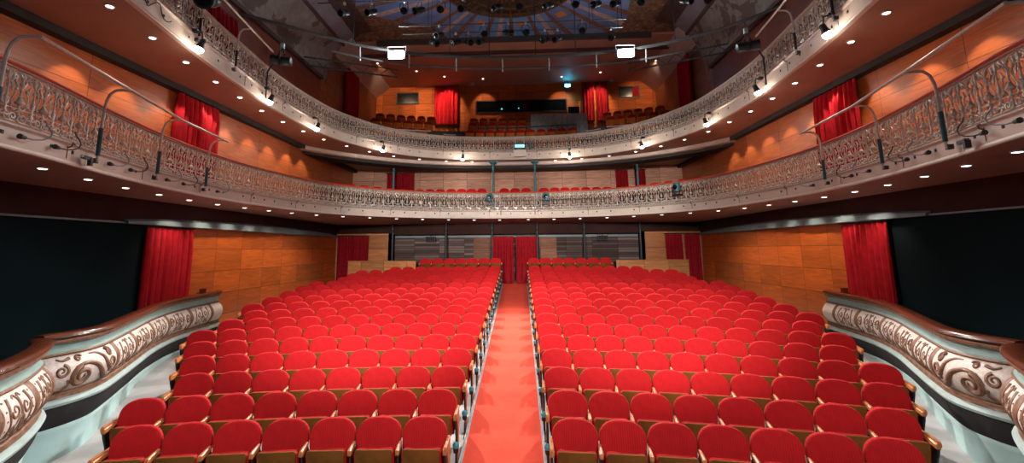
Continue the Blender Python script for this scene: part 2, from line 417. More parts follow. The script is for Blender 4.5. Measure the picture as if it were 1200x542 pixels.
# ------------------------------------------------------------------ balconies
HALF1 = [(5.75,3.2),(6.0,4.4),(6.25,5.6),(6.72,7.2),(7.12,9.0),(7.32,10.9),(7.25,12.6),(6.9,14.8),(6.3,16.2),(5.25,17.4),(3.9,18.3),(2.75,18.78),(1.4,19.08),(0,19.15)]
HALF2 = [(5.45,3.2),(5.72,4.8),(6.1,6.7),(6.5,9.0),(6.66,10.5),(6.82,12.4),(6.75,14.3),(6.42,16.2),(5.3,18.4),(3.78,19.75),(2.0,20.35),(0,20.5)]
def horseshoe(h): return Curve(catmull([(-x, y) for x, y in h] + [(x, y) for x, y in reversed(h[:-1])], .12), -1)
C1, C2 = horseshoe(HALF1), horseshoe(HALF2)
if (C1.n[5].x < 0): C1.n = [-n for n in C1.n]; C2.n = [-n for n in C2.n]
def outer(p, yb):
    d = Vector((p.x, p.y-9.0)); t = 1e9
    if abs(d.x) > 1e-6: t = min(t, WX/abs(d.x))
    if d.y > 1e-6: t = min(t, (yb-9.0)/d.y)
    return Vector((d.x*t, 9.0+d.y*t))
def slab(curve, zs, zs_out, zt, yb, mat):
    mb = MB(); rows = []
    for p, n in zip(curve.p, curve.n):
        q = p - n*.02; w = outer(p, yb)
        rows.append([(q.x, q.y, zs), (w.x, w.y, zs_out), (w.x, w.y, zt), (q.x, q.y, zt)])
    mb.loft(rows); return mb.build('balcony_floor', mat, None, 30, 'structure')
slab(C1, 4.08, 3.97, 4.40, 21.2, M['soffit']); slab(C2, 6.85, 6.87, 7.22, YB, M['soffit'])
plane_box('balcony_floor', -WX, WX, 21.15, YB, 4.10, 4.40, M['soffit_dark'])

def scroll(cx, cz, r0, r1, turns, a0, sgn=1, n=18, y=0.0):
    return [(cx+sgn*(r0+(r1-r0)*k/n)*math.cos(a0+turns*2*PI*k/n), y, cz+(r0+(r1-r0)*k/n)*math.sin(a0+turns*2*PI*k/n)) for k in range(n+1)]
BELL = [(.014,0),(.030,.012),(.032,.03),(.014,.045),(.011,.07),(.027,.09),(.031,.105),(.014,.125),(.010,.16),(.022,.175),(.024,.19),(.011,.205),(.011,.235),(.050,.262),(.054,.275),(.040,.295),(.026,.318),(.017,.345),(.012,.375),(.010,.42),(.020,.432),(.011,.445),(.010,.49),(.022,.51),(.027,.53),(.011,.55),(.014,.58),(.032,.61),(.024,.64),(.011,.66),(.011,.70)]
BEAD = [(.007,0),(.018,.02),(.008,.045),(.007,.09),(.016,.11),(.019,.13),(.009,.155),(.017,.18),(.009,.205),(.006,.25),(.014,.275),(.017,.295),(.008,.32),(.014,.345),(.008,.37),(.006,.43),(.016,.455),(.008,.48),(.006,.55),(.018,.60),(.009,.65),(.009,.70)]
def cast_panel(w, h=.70):
    """one cast-iron railing panel: bell balusters, beaded balusters and scrollwork between them"""
    mb = MB(); s = h/.70; W = w/2
    def lt(x, prof, n, k=1.0): mb.lathe([(r*k, z*s) for r, z in prof], n, Matrix.Translation((x, 0, 0)))
    def tb(pts, r, n=5): mb.tube([(x, y, z*s) for x, y, z in pts], [q*1.25 for q in r] if isinstance(r, list) else r*1.2, n)
    K = W/.5
    for i in range(2):
        c = -W/2 + i*W
        lt(c, BELL, 8, 1.0); lt(c-W/2, BEAD, 7, 1.35)
        for g in (-1, 1):
            X = lambda v: c+g*v*K
            tb(scroll(X(.10), .075, .056, .012, 1.4, -PI/2, g, 15), [.007+.006*math.sin(PI*k/15) for k in range(16)])
            tb(scroll(X(.205), .10, .036, .010, 1.2, PI/2, -g, 12), [.006+.004*math.sin(PI*k/12) for k in range(13)])
            tb([(X(.02), .012, .20), (X(.06), .02, .165), (X(.10), .02, .175), (X(.14), .012, .23), (X(.15), .0, .31), (X(.125), -.01, .38), (X(.10), 0, .43)], [.005,.009,.010,.009,.006,.007,.004])
            tb([(X(.012), 0, .45), (X(.05), .015, .48), (X(.10), .02, .55), (X(.095), .01, .62), (X(.06), 0, .655)], [.006,.009,.012,.009,.005])
            tb(scroll(X(.155), .60, .046, .010, 1.25, PI/2, -g, 13), [.006+.005*math.sin(PI*k/13) for k in range(14)])
            tb([(X(.165), 0, .40), (X(.150), .012, .45), (X(.175), .012, .51), (X(.21), 0, .535)], [.004,.011,.010,.004])
            tb([(X(.012), -.01, .56), (X(.05), -.02, .60), (X(.10), -.02, .645), (X(.14), -.01, .665)], [.004,.012,.010,.004])
            tb([(X(.24), -.01, .50), (X(.205), -.02, .55), (X(.20), -.02, .62), (X(.23), -.01, .66)], [.004,.011,.010,.004])
            tb([(X(.24), .0, .20), (X(.20), .012, .24), (X(.185), .012, .30), (X(.215), .0, .345)], [.004,.009,.008,.004])
            mb.lathe([(.002,-.022),(.014,-.012),(.017,0),(.011,.016),(.002,.026)], 6, Matrix.Translation((X(.10), -.004, .445*s)))
            mb.lathe([(.002,-.016),(.013,-.008),(.014,.006),(.002,.020)], 6, Matrix.Translation((X(.145), .0, .24*s)))
        tb([(c-.05, -.014, .135), (c-.02, -.022, .160), (c+.02, -.022, .160), (c+.05, -.014, .135)], [.004,.010,.010,.004])
        tb([(c-.05, -.012, .345), (c, -.022, .36), (c+.05, -.012, .345)], [.004,.009,.004])
    for zz, r in ((.185, .006), (.672, .012), (.012, .012)):
        tb([(-W, 0, zz), (0, 0, zz), (W, 0, zz)], r, 5)
    return mb
def railing(curve, name, label, z0, zfoot, zrail, rail_mat, rail_w, hole_mat, npan, iron):
    root = thing(name, (0, curve.p[len(curve.p)//2].y, z0)); tag(root, label, 'railing')
    off = root.location
    def P(mb, nm, mat, sm=40, **k):
        mb.v = [(a-off.x, b-off.y, c-off.z) for a, b, c in mb.v]; return mb.build(nm, mat, root, sm)
    H = zfoot-z0
    P(sweep(curve, [(-.06, z0), (.035, z0), (.045, z0+.02), (.035, z0+.05), (.008, z0+.06), (.012, z0+.07), (.012, z0+H-.09), (.030, z0+H-.07), (-.06, z0+H-.07)]), 'fascia_board', M['fascia'])
    P(sweep(curve, [(-.07, z0+H-.075), (.035, z0+H-.075), (.055, z0+H-.055), (.055, z0+H-.04), (.030, z0+H-.025), (.040, z0+H-.008), (-.07, z0+H)]), 'base_moulding', M['grey_rail'])
    P(sweep(curve, [(-rail_w/2, zrail-.03), (-rail_w/2-.01, zrail-.01), (-rail_w/2, zrail+.012), (0, zrail+.022), (rail_w/2, zrail+.012), (rail_w/2+.01, zrail-.01), (rail_w/2, zrail-.03)]), 'top_rail', rail_mat)
    P(sweep(curve, [(-.02, zrail-.055), (.03, zrail-.055), (.04, zrail-.04), (.03, zrail-.028), (-.02, zrail-.028)]), 'under_rail', M['grey_rail'])
    w = curve.len/npan; proto = None
    for i in range(npan):
        p, n = curve.at((i+.5)*w); a = math.atan2(-n.x, n.y) if False else math.atan2(n.y, n.x)+PI/2
        loc = (p.x-off.x, p.y-off.y, zfoot-off.z-.005)
        if proto is None:
            proto = cast_panel(w, zrail-.04-zfoot).build('cast_panel', iron, root, 50); proto.location = loc; proto.rotation_euler = (0,0,a)
        else: share(proto, root, loc, a)
    # small square socket holes and the joint clips along the fascia
    hole = joint = None; zc = z0+H*.52
    nj = 20
    for i in range(nj):
        d = curve.len*(i+.5)/nj; p, n = curve.at(d); a = math.atan2(n.y, n.x)+PI/2; q = p+n*.014
        loc = (q.x-off.x, q.y-off.y, zc-off.z)
        if joint is None:
            mb = MB(); mb.box((0,0,-.01), (.012,.012,H-.17)); mb.tube([(0,-.01,H*.5-.12),(0,-.05,H*.5-.10),(0,-.06,H*.5-.05),(.05,-.06,H*.5-.06)], .012, 5); joint = mb.build('joint_clip', M['bronze'], root); joint.location = loc; joint.rotation_euler = (0,0,a)
        else: share(joint, root, loc, a)
        for e in ((-.25, .0, .25) if i % 3 != 1 else (-.3, -.1, .1, .3)):
            d2 = d + e*curve.len/nj*1.1+.35
            if d2 > curve.len-.2: continue
            p, n = curve.at(d2); a2 = math.atan2(n.y, n.x)+PI/2; q = p+n*.013; l2 = (q.x-off.x, q.y-off.y, zc-off.z+.01)
            if hole is None:
                mb = MB(); mb.box((0,0,0), (.048,.012,.05)); mb.box((0,-.008,0), (.028,.006,.028)); hole = mb.build('socket_hole', hole_mat, root, 0); hole.location = l2; hole.rotation_euler = (0,0,a2)
            else: share(hole, root, l2, a2)
    return root
railing(C1, 'balcony_railing', 'curved lower balcony front with cream fascia, cast iron balusters and red rail', 4.08, 4.44, 5.17, M['red_rail'], .10, M['black_metal'], 53, M['iron_white'])
railing(C2, 'balcony_railing', 'curved upper balcony front with cream fascia, cast iron balusters and pale rail', 6.85, 7.27, 7.92, M['grey_rail'], .07, M['black_metal'], 53, M['iron_beige'])
# pale curved downstand beam under the upper balcony
BM = Curve(catmull([(-8.3,16.9),(-7.2,18.4),(-5.2,20.0),(-2.8,20.95),(0,21.2),(2.8,20.95),(5.2,20.0),(7.2,18.4),(8.3,16.9)], .2), -1)
if BM.n[5].x < 0: BM.n = [-n for n in BM.n]
sweep(BM, [(-.12, 6.70), (.12, 6.70), (.16, 6.74), (.16, 6.86), (-.12, 6.86)]).build('ceiling_beam', M['beam'], None, 30, 'structure')
sweep(BM, [(-.9, 6.60), (-.12, 6.60), (-.12, 6.70), (-.9, 6.70)]).build('ceiling_beam', M['shadow_gap'], None, 30, 'structure')

# downlights
def downlight(name, r=.056):
    mb = MB(); mb.lathe([(r*1.05,-.012),(r*1.3,-.012),(r*1.34,-.004),(r*1.3,.01),(r*1.05,.01)], 20)
    o = mb.build(name, M['fascia']); mb = MB(); mb.lathe([(r*.2,-.019),(r*.9,-.017),(r*1.0,-.012),(r*1.0,.004),(r*.2,.004)], 20); mb.build('lens', M['lamp_white'], o)
    return o
DL = None
def put_dl(x, y, z, label, group):
    global DL
    if DL is None: DL = downlight('downlight'); o = DL
    else: o = dup(DL)
    o.location = (x, y, z); tag(o, label, 'downlight', group); return o
def ring_ds(curve, off, ds, z, nm, group):
    h = curve.len/2; out = []
    for sgn, side in ((-1, 'left'), (1, 'right')):
        for i, d in enumerate(ds):
            p = curve.pos(h + sgn*(h-d), off, z); w_ = outer(p, 21.2 if nm == 'lower' else YB); e0 = curve.at(h + sgn*(h-d))[0]; t_ = (Vector((p.x-e0.x, p.y-e0.y)).length)/max(.3, (w_-Vector((e0.x, e0.y))).length); p.z = (4.08-.11*t_ if nm == 'lower' else 6.85+.02*t_)-.006
            out.append(put_dl(p.x, p.y, p.z, 'round white downlight under the %s balcony, %s side, %s from the stage' % (nm, side, ORD[i+1]), group))
    return out
def spaced(curve, start, step): return [start+step*i for i in range(int((curve.len/2-start-.3)/step)+1)]
ring_ds(C1, -.42, [C1.nearest(-6.45, 6.55)+1.04*i for i in range(17)], 4.055, 'lower', 'downlights under the lower balcony')
ring_ds(C2, -.42, [C2.nearest(-6.1, 6.7)+1.15*i for i in range(15)], 6.852, 'upper', 'downlights under the upper balcony')
for i, (x, y) in enumerate([(-7.1,22.3),(-5.3,23.5),(-3.9,24.4),(-1.75,24.9),(2.75,24.9),(4.85,24.4),(7.5,23.0)]):
    put_dl(x, y, 12.495, 'round white downlight in the gallery ceiling, %s from the left' % ORD[i+1], 'downlights in the gallery ceiling')

# columns
def column(x, y, z0, z1, label, group, mat):
    h = z1-z0; root = thing('iron_column', (x, y, z0)); tag(root, label, 'column', group)
    mb = MB(); mb.lathe([(.10,0),(.10,.05),(.075,.09),(.06,.13)], 14); mb.build('base', mat, root)
    mb = MB(); mb.lathe([(.058,.12),(.055,h*.5),(.048,h-.42)], 14); mb.lathe([(.062,h*.45),(.066,h*.45+.02),(.062,h*.45+.04)], 14); mb.build('shaft', mat, root)
    mb = MB(); mb.lathe([(.050,h-.43),(.072,h-.40),(.055,h-.36),(.06,h-.24),(.10,h-.12),(.16,h-.05)], 14); mb.box((0,0,h-.03), (.36,.36,.06)); mb.build('capital', mat, root)
for i, x in enumerate((-5.65,-3.15,-1.03,1.03,3.15,5.65)):
    column(x, 20.98, fz(20.98), 4.08, 'slender dark iron column behind the stalls, %s from the left' % ORD[i+1], 'iron columns behind the stalls', M['dark_metal'])
for i, x in enumerate((-5.65,-.95,.98,5.65)):
    column(x, 20.85, 4.40, 6.84, 'slender teal iron column on the lower balcony, %s from the left' % ORD[i+1], 'iron columns on the lower balcony', M['teal_metal'])

# curtains ------------------------------------------------------------------------------
def curtain(name, a, b, z0, z1, label, mat, pleats, amp=.05, flare=0.0, rail=True, seed=1):
    """pleated cloth hanging from a (x,y) to b; facing is to the left of a->b"""
    rr = random.Random(seed); a, b = Vector((*a, 0)), Vector((*b, 0)); u = (b-a); L = u.length; u.normalize(); n = Vector((-u.y, u.x, 0))
    N = pleats*14; ph = [rr.uniform(-.5,.5) for _ in range(pleats+1)]; am = [rr.uniform(.6,1.3) for _ in range(pleats+1)]
    ang = math.atan2(u.y, u.x); root = thing(name, (a.x, a.y, z0), ang); tag(root, label, 'curtain')
    front = []; zs = [0, .02, .1, .25, .4, .55, .7, .82, .9, .95, .98, 1.0]
    for t in zs:
        row = []
        for k in range(N+1):
            s = k/N; i = min(int(s*pleats), pleats-1); f = s*pleats-i
            A = 1.5*amp*(am[i]*(1-f)+am[i+1]*f)*(.35+.65*min(1, (1-t)*6+.0))
            w = 2*PI*s*pleats + (ph[i]*(1-f)+ph[i+1]*f)
            row.append((s*L*(1+flare*(1-t)) - flare*(1-t)*L*.5 + .015*math.sin(5*w/2+t*3)*(1-t), A*(math.sin(w)+.22*math.sin(2*w+.8)) + amp*.15*math.sin(.7*w+2*t), t*(z1-z0)))
        front.append(row)
    mb = MB()
    rows = [r + [(x, y-.02, z) for x, y, z in reversed(r)] for r in front]
    mb.loft(rows); mb.build('cloth', mat, root, 60)
    if rail:
        mb = MB(); h = z1-z0; mb.tube([(-.05, 0, h+.03), (L+.05, 0, h+.03)], .014, 8)
        for k in range(pleats*2):
            x = (k+.5)*L/(pleats*2); mb.tube([(x+.022*math.cos(q*PI/4), 0, h+.02+.026*math.sin(q*PI/4)) for q in range(8)], .005, 4, True)
        mb.build('curtain_rail', M['black_metal'], root)
    return root
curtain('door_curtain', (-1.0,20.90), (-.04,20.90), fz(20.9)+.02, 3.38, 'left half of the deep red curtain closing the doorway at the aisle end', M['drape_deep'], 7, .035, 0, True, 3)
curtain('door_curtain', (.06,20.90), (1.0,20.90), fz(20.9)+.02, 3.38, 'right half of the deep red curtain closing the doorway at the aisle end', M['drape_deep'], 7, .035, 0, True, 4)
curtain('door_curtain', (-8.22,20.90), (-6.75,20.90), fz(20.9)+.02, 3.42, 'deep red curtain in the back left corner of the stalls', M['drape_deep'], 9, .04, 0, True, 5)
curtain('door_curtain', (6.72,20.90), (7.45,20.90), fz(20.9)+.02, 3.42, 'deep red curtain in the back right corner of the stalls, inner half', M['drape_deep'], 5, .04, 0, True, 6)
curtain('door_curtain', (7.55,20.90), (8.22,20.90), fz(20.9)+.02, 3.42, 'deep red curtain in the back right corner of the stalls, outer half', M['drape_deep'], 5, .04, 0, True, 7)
curtain('side_curtain', (-8.22,11.45), (-8.22,9.97), .3, 3.34, 'tall red curtain on the left stalls wall beside the black panel', M['drape'], 8, .042, .0, True, 8)
curtain('side_curtain', (8.22,10.42), (8.22,11.85), .3, 3.34, 'tall red curtain on the right stalls wall beside the black panel', M['drape'], 8, .042, .0, True, 9)
curtain('side_curtain', (-8.13,11.85), (-8.13,10.35), 4.42, 6.70, 'bright red curtain on the left wall of the lower balcony', M['drape'], 9, .06, .02, True, 10)
curtain('side_curtain', (8.13,10.62), (8.13,12.15), 4.42, 6.70, 'bright red curtain on the right wall of the lower balcony', M['drape'], 9, .06, .02, True, 11)
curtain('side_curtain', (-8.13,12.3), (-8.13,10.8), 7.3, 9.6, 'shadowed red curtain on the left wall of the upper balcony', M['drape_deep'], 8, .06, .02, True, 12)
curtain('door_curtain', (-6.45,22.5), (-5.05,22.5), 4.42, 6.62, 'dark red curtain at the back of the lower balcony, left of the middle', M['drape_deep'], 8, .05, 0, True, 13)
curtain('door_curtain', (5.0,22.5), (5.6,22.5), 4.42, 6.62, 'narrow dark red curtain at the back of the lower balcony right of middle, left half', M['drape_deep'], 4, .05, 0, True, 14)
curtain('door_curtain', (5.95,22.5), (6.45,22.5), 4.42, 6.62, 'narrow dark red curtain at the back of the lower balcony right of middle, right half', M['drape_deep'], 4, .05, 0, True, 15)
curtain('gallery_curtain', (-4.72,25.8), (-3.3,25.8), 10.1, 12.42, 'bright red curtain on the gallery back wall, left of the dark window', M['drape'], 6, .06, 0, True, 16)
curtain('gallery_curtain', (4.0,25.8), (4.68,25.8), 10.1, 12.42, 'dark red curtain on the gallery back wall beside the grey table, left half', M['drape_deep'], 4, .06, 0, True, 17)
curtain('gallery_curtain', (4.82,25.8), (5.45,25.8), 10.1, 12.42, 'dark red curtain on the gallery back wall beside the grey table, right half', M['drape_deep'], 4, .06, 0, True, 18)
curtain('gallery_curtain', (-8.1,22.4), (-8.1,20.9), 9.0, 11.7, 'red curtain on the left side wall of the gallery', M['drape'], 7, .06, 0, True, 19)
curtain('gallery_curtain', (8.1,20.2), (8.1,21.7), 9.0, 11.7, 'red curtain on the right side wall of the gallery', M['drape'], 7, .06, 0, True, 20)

# ------------------------------------------------------------------ ornamental boxes beside the stage
ZT = 1.72
BOXA = [(6.02,5.86),(5.92,6.25),(5.95,6.65),(6.2,7.2),(6.7,8.15),(7.25,9.2),(7.68,10.3),(7.89,11.3),(8.02,12.1),(8.08,12.45),(8.2,12.62)]
BOXB = [(4.55,2.6),(4.52,3.2),(4.62,3.9),(4.9,4.55),(5.25,5.1),(5.6,5.52),(5.84,5.70)]
def bulge(t): return .015+.125*math.sin(PI*min(1, max(0, t)))**.85
ZB0, ZB1 = 1.42, .945
def box_front(pts, side, label, mirror):
    q = [(-x, y) for x, y in pts] if mirror else pts
    c = Curve(catmull(q, .05), 1)
    p, n = c.at(c.len/2)
    if n.x*(-p.x) < 0: c.n = [-v for v in c.n]
    mid = c.p[len(c.p)//2]; root = thing('box_balustrade', (mid.x, mid.y, fz(mid.y))); tag(root, label, 'balustrade', 'ornamental box fronts')
    off = root.location
    def P(mb, nm, mat, sm=40):
        mb.v = [(a-off.x, b-off.y, z-off.z) for a, b, z in mb.v]; return mb.build(nm, mat, root, sm)
    P(sweep(c, [(-.11,1.66),(-.11,1.70),(-.08,1.72),(.06,1.72),(.09,1.70),(.10,1.675),(.07,1.65),(.03,1.635),(-.10,1.635)]), 'wooden_rail', M['wood_rail'])
    bead = lambda s, k: .014*abs(math.sin(s*PI/.075)) if k in (1, 2, 3) else 0
    P(sweep(c, [(-.10,1.635),(.045,1.635),(.05,1.61),(.04,1.585),(-.10,1.585)], bead), 'bead_moulding', M['bronze'])
    P(sweep(c, [(-.10,1.59),(.02,1.59),(.03,1.575),(-.005,1.555),(-.012,1.51),(.0,1.475),(.025,1.46),(-.10,1.455)]), 'frieze', M['teal_frieze'])
    P(sweep(c, [(-.10,1.46),(.03,1.46),(.042,1.44),(.03,1.42),(-.10,1.42)]), 'thin_moulding', M['bronze'])
    P(sweep(c, [(-.10,ZB0)] + [(bulge(k/14), ZB0+(ZB1-ZB0)*k/14) for k in range(15)] + [(-.10,ZB1)]), 'bulging_panel', M['cream'], 60)
    bead2 = lambda s, k: .018*abs(math.sin(s*PI/.06)) if k in (2, 3, 4) else 0
    P(sweep(c, [(-.10,.948),(.045,.948),(.05,.935),(.048,.91),(.052,.89),(.065,.878),(-.10,.873)], bead2), 'egg_moulding', M['bronze'])
    P(sweep(c, [(-.10,.875),(.06,.875),(.10,.86),(.115,.825),(.10,.79),(.06,.775),(-.10,.775)]), 'torus_moulding', M['pale_torus'])
    P(sweep(c, [(-.10,.78),(.075,.78),(.07,.72),(.05,.64),(.01,.55),(-.02,.50),(-.10,.495)]), 'base_band', M['base_grey'])
    mb = MB(); rows = []
    for p, n in zip(c.p, c.n): rows.append([(p.x+n.x*o, p.y+n.y*o, z) for o, z in ((-.10,.50), (-.03,.50), (-.02,.47), (-.035,.43), (-.045,.3), (-.045, fz(p.y)-.02), (-.10, fz(p.y)-.02))])
    mb.loft(rows); P(mb, 'plaster_wall', M['pale_teal'])
    # brown relief on the bulging panel: (distance along, height fraction) drawn as half-sunk rolls
    def S(s, h, lift=0.0):
        t = h; return c.pos(s, bulge(t)+lift, ZB0+(ZB1-ZB0)*t)
    H = ZB0-ZB1; orn = MB(); bands = MB()
    def roll(path, r0, r1=None):
        if len(path) < 8: path = [(v.x, v.y) for v in catmull(path, .02)]
        r1 = r1 or r0; m = len(path); orn.tube([S(s, 1-h/H, -.006) for s, h in path], [1.08*(r0+(r1-r0)*k/(m-1)) for k in range(m)], 6)
    def spi(s0, h0, r0, turns, a0, g, w0=.024, w1=.012):
        n = int(14*turns)+4; roll([(s0+g*(r0*(1-.85*k/n))*math.cos(a0+turns*2*PI*k/n), h0+(r0*(1-.85*k/n))*math.sin(a0+turns*2*PI*k/n)) for k in range(n+1)], w0, w1)
    def band(s0, w):
        rows = []
        for k in range(9):
            s = s0-w/2+w*k/8; e = .016*math.sin(PI*k/8)**.5 if 0 < k < 8 else 0
            rows.append([tuple(S(s, t/10, .004+e)) for t in range(11)] + [tuple(S(s, t/10, -.02)) for t in range(10, -1, -1)])
        bands.loft(rows)
    def volutes(s0, L):
        # a large leafy S-scroll with smaller spirals beside it
        spi(s0+L*.34, H*.38, H*.27, 1.8, PI*.55, 1, .040, .016)
        roll([(s0+L*.26, H*.64), (s0+L*.40, H*.70), (s0+L*.52, H*.60), (s0+L*.60, H*.42), (s0+L*.68, H*.24), (s0+L*.80, H*.13)], .022, .046)
        roll([(s0+L*.46, H*.92), (s0+L*.56, H*.90), (s0+L*.66, H*.76), (s0+L*.70, H*.58), (s0+L*.76, H*.42)], .012, .036)
        spi(s0+L*.86, H*.46, H*.21, 2.2, PI*1.4, -1, .024, .011); spi(s0+L*.80, H*.82, H*.12, 1.7, PI*.2, -1, .030, .013)
        spi(s0+L*.10, H*.60, H*.17, 1.5, PI*.6, -1, .024, .012); spi(s0+L*.30, H*.86, H*.09, 1.4, PI*.1, 1, .020, .011)
        roll([(s0+L*.05, H*.92), (s0+L*.12, H*.86), (s0+L*.20, H*.90)], .014, .024)
        roll([(s0+L*.06, H*.10), (s0+L*.14, H*.10), (s0+L*.20, H*.20), (s0+L*.17, H*.34)], .032, .014)
    def palmette(s0, L):
        m = s0+L/2
        roll([(m, H*.12), (m, H*.5), (m, H*.86)], .016, .020)
        for g in (-1, 1):
            spi(m+g*L*.17, H*.64, H*.16, 1.2, PI, -g, .018, .011); spi(m+g*L*.19, H*.28, H*.14, 1.2, PI, -g, .018, .011)
            roll([(m, H*.5), (m+g*L*.08, H*.46), (m+g*L*.12, H*.34)], .02, .012)
            roll([(m, H*.82), (m+g*L*.07, H*.92), (m+g*L*.13, H*.86)], .018, .012)
            roll([(m+g*L*.36, H*.1), (m+g*L*.30, H*.35), (m+g*L*.34, H*.6), (m+g*L*.28, H*.9)], .012, .020)
            for q in range(5): spi(m+g*L*.42, H*(.14+.18*q), .012, .6, 0, 1, .010, .008)
    def dots(s0, L, hs):
        for fx, fh in hs: spi(s0+L*fx, H*fh, .016, .7, 0, 1, .012, .009)
    s = .12; i = 0; seq = [(.98, 'v'), (.80, 'p'), (1.1, 'w'), (.85, 'p'), (1.05, 'w'), (.85, 'p'), (.58, 'p')]
    if pts is BOXB: seq = [(.75, 'v'), (.6, 'v'), (.6, 'p'), (.6, 'p'), (.6, 'v')]
    if pts is BOXB: c_rev = True
    while i < len(seq) and s+seq[i][0] < c.len-.1:
        L, kd = seq[i]; orn = MB()
        if kd == 'v': volutes(s, L)
        elif kd == 'w':
            for g in (-1, 1):
                orn = MB(); m_ = s+L*(.5+g*.40); spi(m_, H*.60, H*.22, 1.6, 0 if g < 0 else PI, -g, .022, .012); roll([(m_-g*L*.02, H*.30), (m_, H*.20), (m_+g*L*.04, H*.10)], .012, .024); P(orn, 'scroll_relief', M['bronze'], 60)
            orn = MB(); palmette(s+L*.2, L*.6)
        else: palmette(s, L)
        P(orn, 'scroll_relief', M['bronze'], 60)
        s += L
        if s+.16 < c.len: bands = MB(); band(s+.07, .13); P(bands, 'relief_band', M['bronze'], 60)
        s += .14; i += 1
    # the box floor behind
    return root
for mir, nm in ((True, 'left'), (False, 'right')):
    box_front(BOXA, nm, 'long curving box front with brown scroll relief below the %s black panel' % nm, mir)
    box_front(BOXB, nm, 'rounded box front with brown scroll relief at the %s edge, nearest the stage' % nm, mir)
    sg = -1 if mir else 1
    a, b = sorted((sg*4.8, sg*WX)); 
    mb = MB(); q = [(x-.12, y) for x, y in BOXB] + [(x+.2, y) for x, y in BOXA[1:]]
    cp = catmull([(sg*x, y) for x, y in BOXB[1:]] + [(sg*(x+.12), y) for x, y in BOXA[1:]], .1)
    mb.loft([[(p.x+sg*.12, p.y, .62), (sg*WX, p.y, .62), (sg*WX, p.y, .72), (p.x+sg*.12, p.y, .72)] for p in cp]); mb.build('floor_box', M['bulkhead'], None, 0, 'structure')
    mb = MB(); mb.box((sg*8.21, 11.98, 1.68), (.17,.22,.06)); mb.box((sg*8.23, 12.03, 1.76), (.12,.10,.10)); 
    tag(mb.build('box_ledge', M['wood_rail']), 'small wooden ledge closing the far end of the %s box' % nm, 'ledge')
# ------------------------------------------------------------------ theatre seats
def back_outline(hw=.254, zb=.46, zt=.92, n=30):
    pts = []
    zc = zt-.19
    for k in range(n+1):
        a = PI*k/n; c, s_ = math.cos(a), math.sin(a)
        pts.append((hw*math.copysign(abs(c)**(2/2.7), c), zc+.19*abs(s_)**(2/2.45)))
    m = 8
    for k in range(1, m): t = k/m; pts.append((-hw+.020*t, zc+(zb-zc)*t))
    for k in range(0, 13): t = k/12; pts.append(((-hw+.020)*(1-2*t), zb-.012*math.sin(PI*t)))
    for k in range(1, m): t = k/m; pts.append((hw-.020+.020*t, zb+(zc-zb)*t))
    return pts
def shape_y(x, z): return (z-.45)*.20 - .42*x*x
def backrest_mesh():
    o = back_outline(); cz = .69; rings = []
    front = [(1.0, .000), (.995, -.016), (.97, -.030), (.90, -.036), (.6, -.040), (.25, -.042)]
    rows = [[(x, shape_y(x, z)+.012, z) for x, z in o]]
    for f, dy in front: rows.append([(x*f, shape_y(x*f, cz+(z-cz)*f)+dy, cz+(z-cz)*f) for x, z in o])
    mb = MB(); mb.loft(rows); return mb
def shell_mesh():
    o = back_outline(.243, .40, .912); cz = .66; mb = MB()
    mb.loft([[(x*f, shape_y(x*f, cz+(z-cz)*f)+dy, cz+(z-cz)*f) for x, z in o] for f, dy in ((.98,.008),(1.0,.016),(.99,.028),(.94,.034),(.5,.036))]); return mb
def rrect(w, h, r, n=4):
    out = []
    for cx, cz, a0 in ((w/2-r, h/2-r, 0), (-w/2+r, h/2-r, PI/2), (-w/2+r, -h/2+r, PI), (w/2-r, -h/2+r, 3*PI/2)):
        for k in range(n+1): a = a0+PI/2*k/n; out.append((cx+r*math.cos(a), cz+r*math.sin(a)))
    return out
def tipped(w, h, r, layers, zc, tilt=.26):
    mb = MB(); o = rrect(w, h, r); rows = []
    for y, f in layers: rows.append([(x*f, y-.0-(zc+z*f-.5)*tilt - .25*x*x*.3, zc+z*f) for x, z in o])
    mb.loft(rows); return mb
def seat_parts(root, side, wood_front=False):
    """side: +1 the armrest it owns stands on local +x, -1 on -x; local -Y looks to the stage"""
    backrest_mesh().build('backrest', M['velvet'], root, 50)
    shell_mesh().build('back_shell', M['seat_wood'], root, 50)
    tipped(.43, .27, .05, [(-.075,.93),(-.085,.98),(-.12,1.0),(-.165,.995),(-.178,.97)], .550).build('seat', M['velvet'], root, 50)
    mb = tipped(.395, .255, .02, [(-.172,.99),(-.178,1.0),(-.190,1.0),(-.195,.985)], .570); mb.box((0,-.213,.565), (.012,.006,.03)); mb.build('seat_board', M['seat_wood'], root, 40)
    arm(root, side)
def arm(root, side):
    x = side*.256; mb = MB()
    rows = []
    for y, w, z0, z1 in ((-.265,.034,.655,.685),(-.26,.040,.645,.698),(-.22,.042,.652,.704),(-.10,.038,.665,.712),(-.045,.032,.675,.715),(-.03,.024,.68,.71)):
        rows.append([(x-w/2, y, z0), (x+w/2, y, z0), (x+w/2, y, z1-.008), (x+w/4, y, z1), (x-w/4, y, z1), (x-w/2, y, z1-.008)])
    mb.loft(rows); mb.build('armrest', M['arm_wood'], root, 40)
    mb = MB()
    mb.loft([[(x-.008, y0, z), (x+.008, y0, z), (x+.008, y1, z), (x-.008, y1, z)] for y0, y1, z in ((-.20,.12,-.06),(-.20,.12,.03),(-.13,.06,.06),(-.10,.05,.40),(-.20,.04,.57),(-.23,-.03,.66))])
    mb.build('standard', M['black_metal'], root, 40)
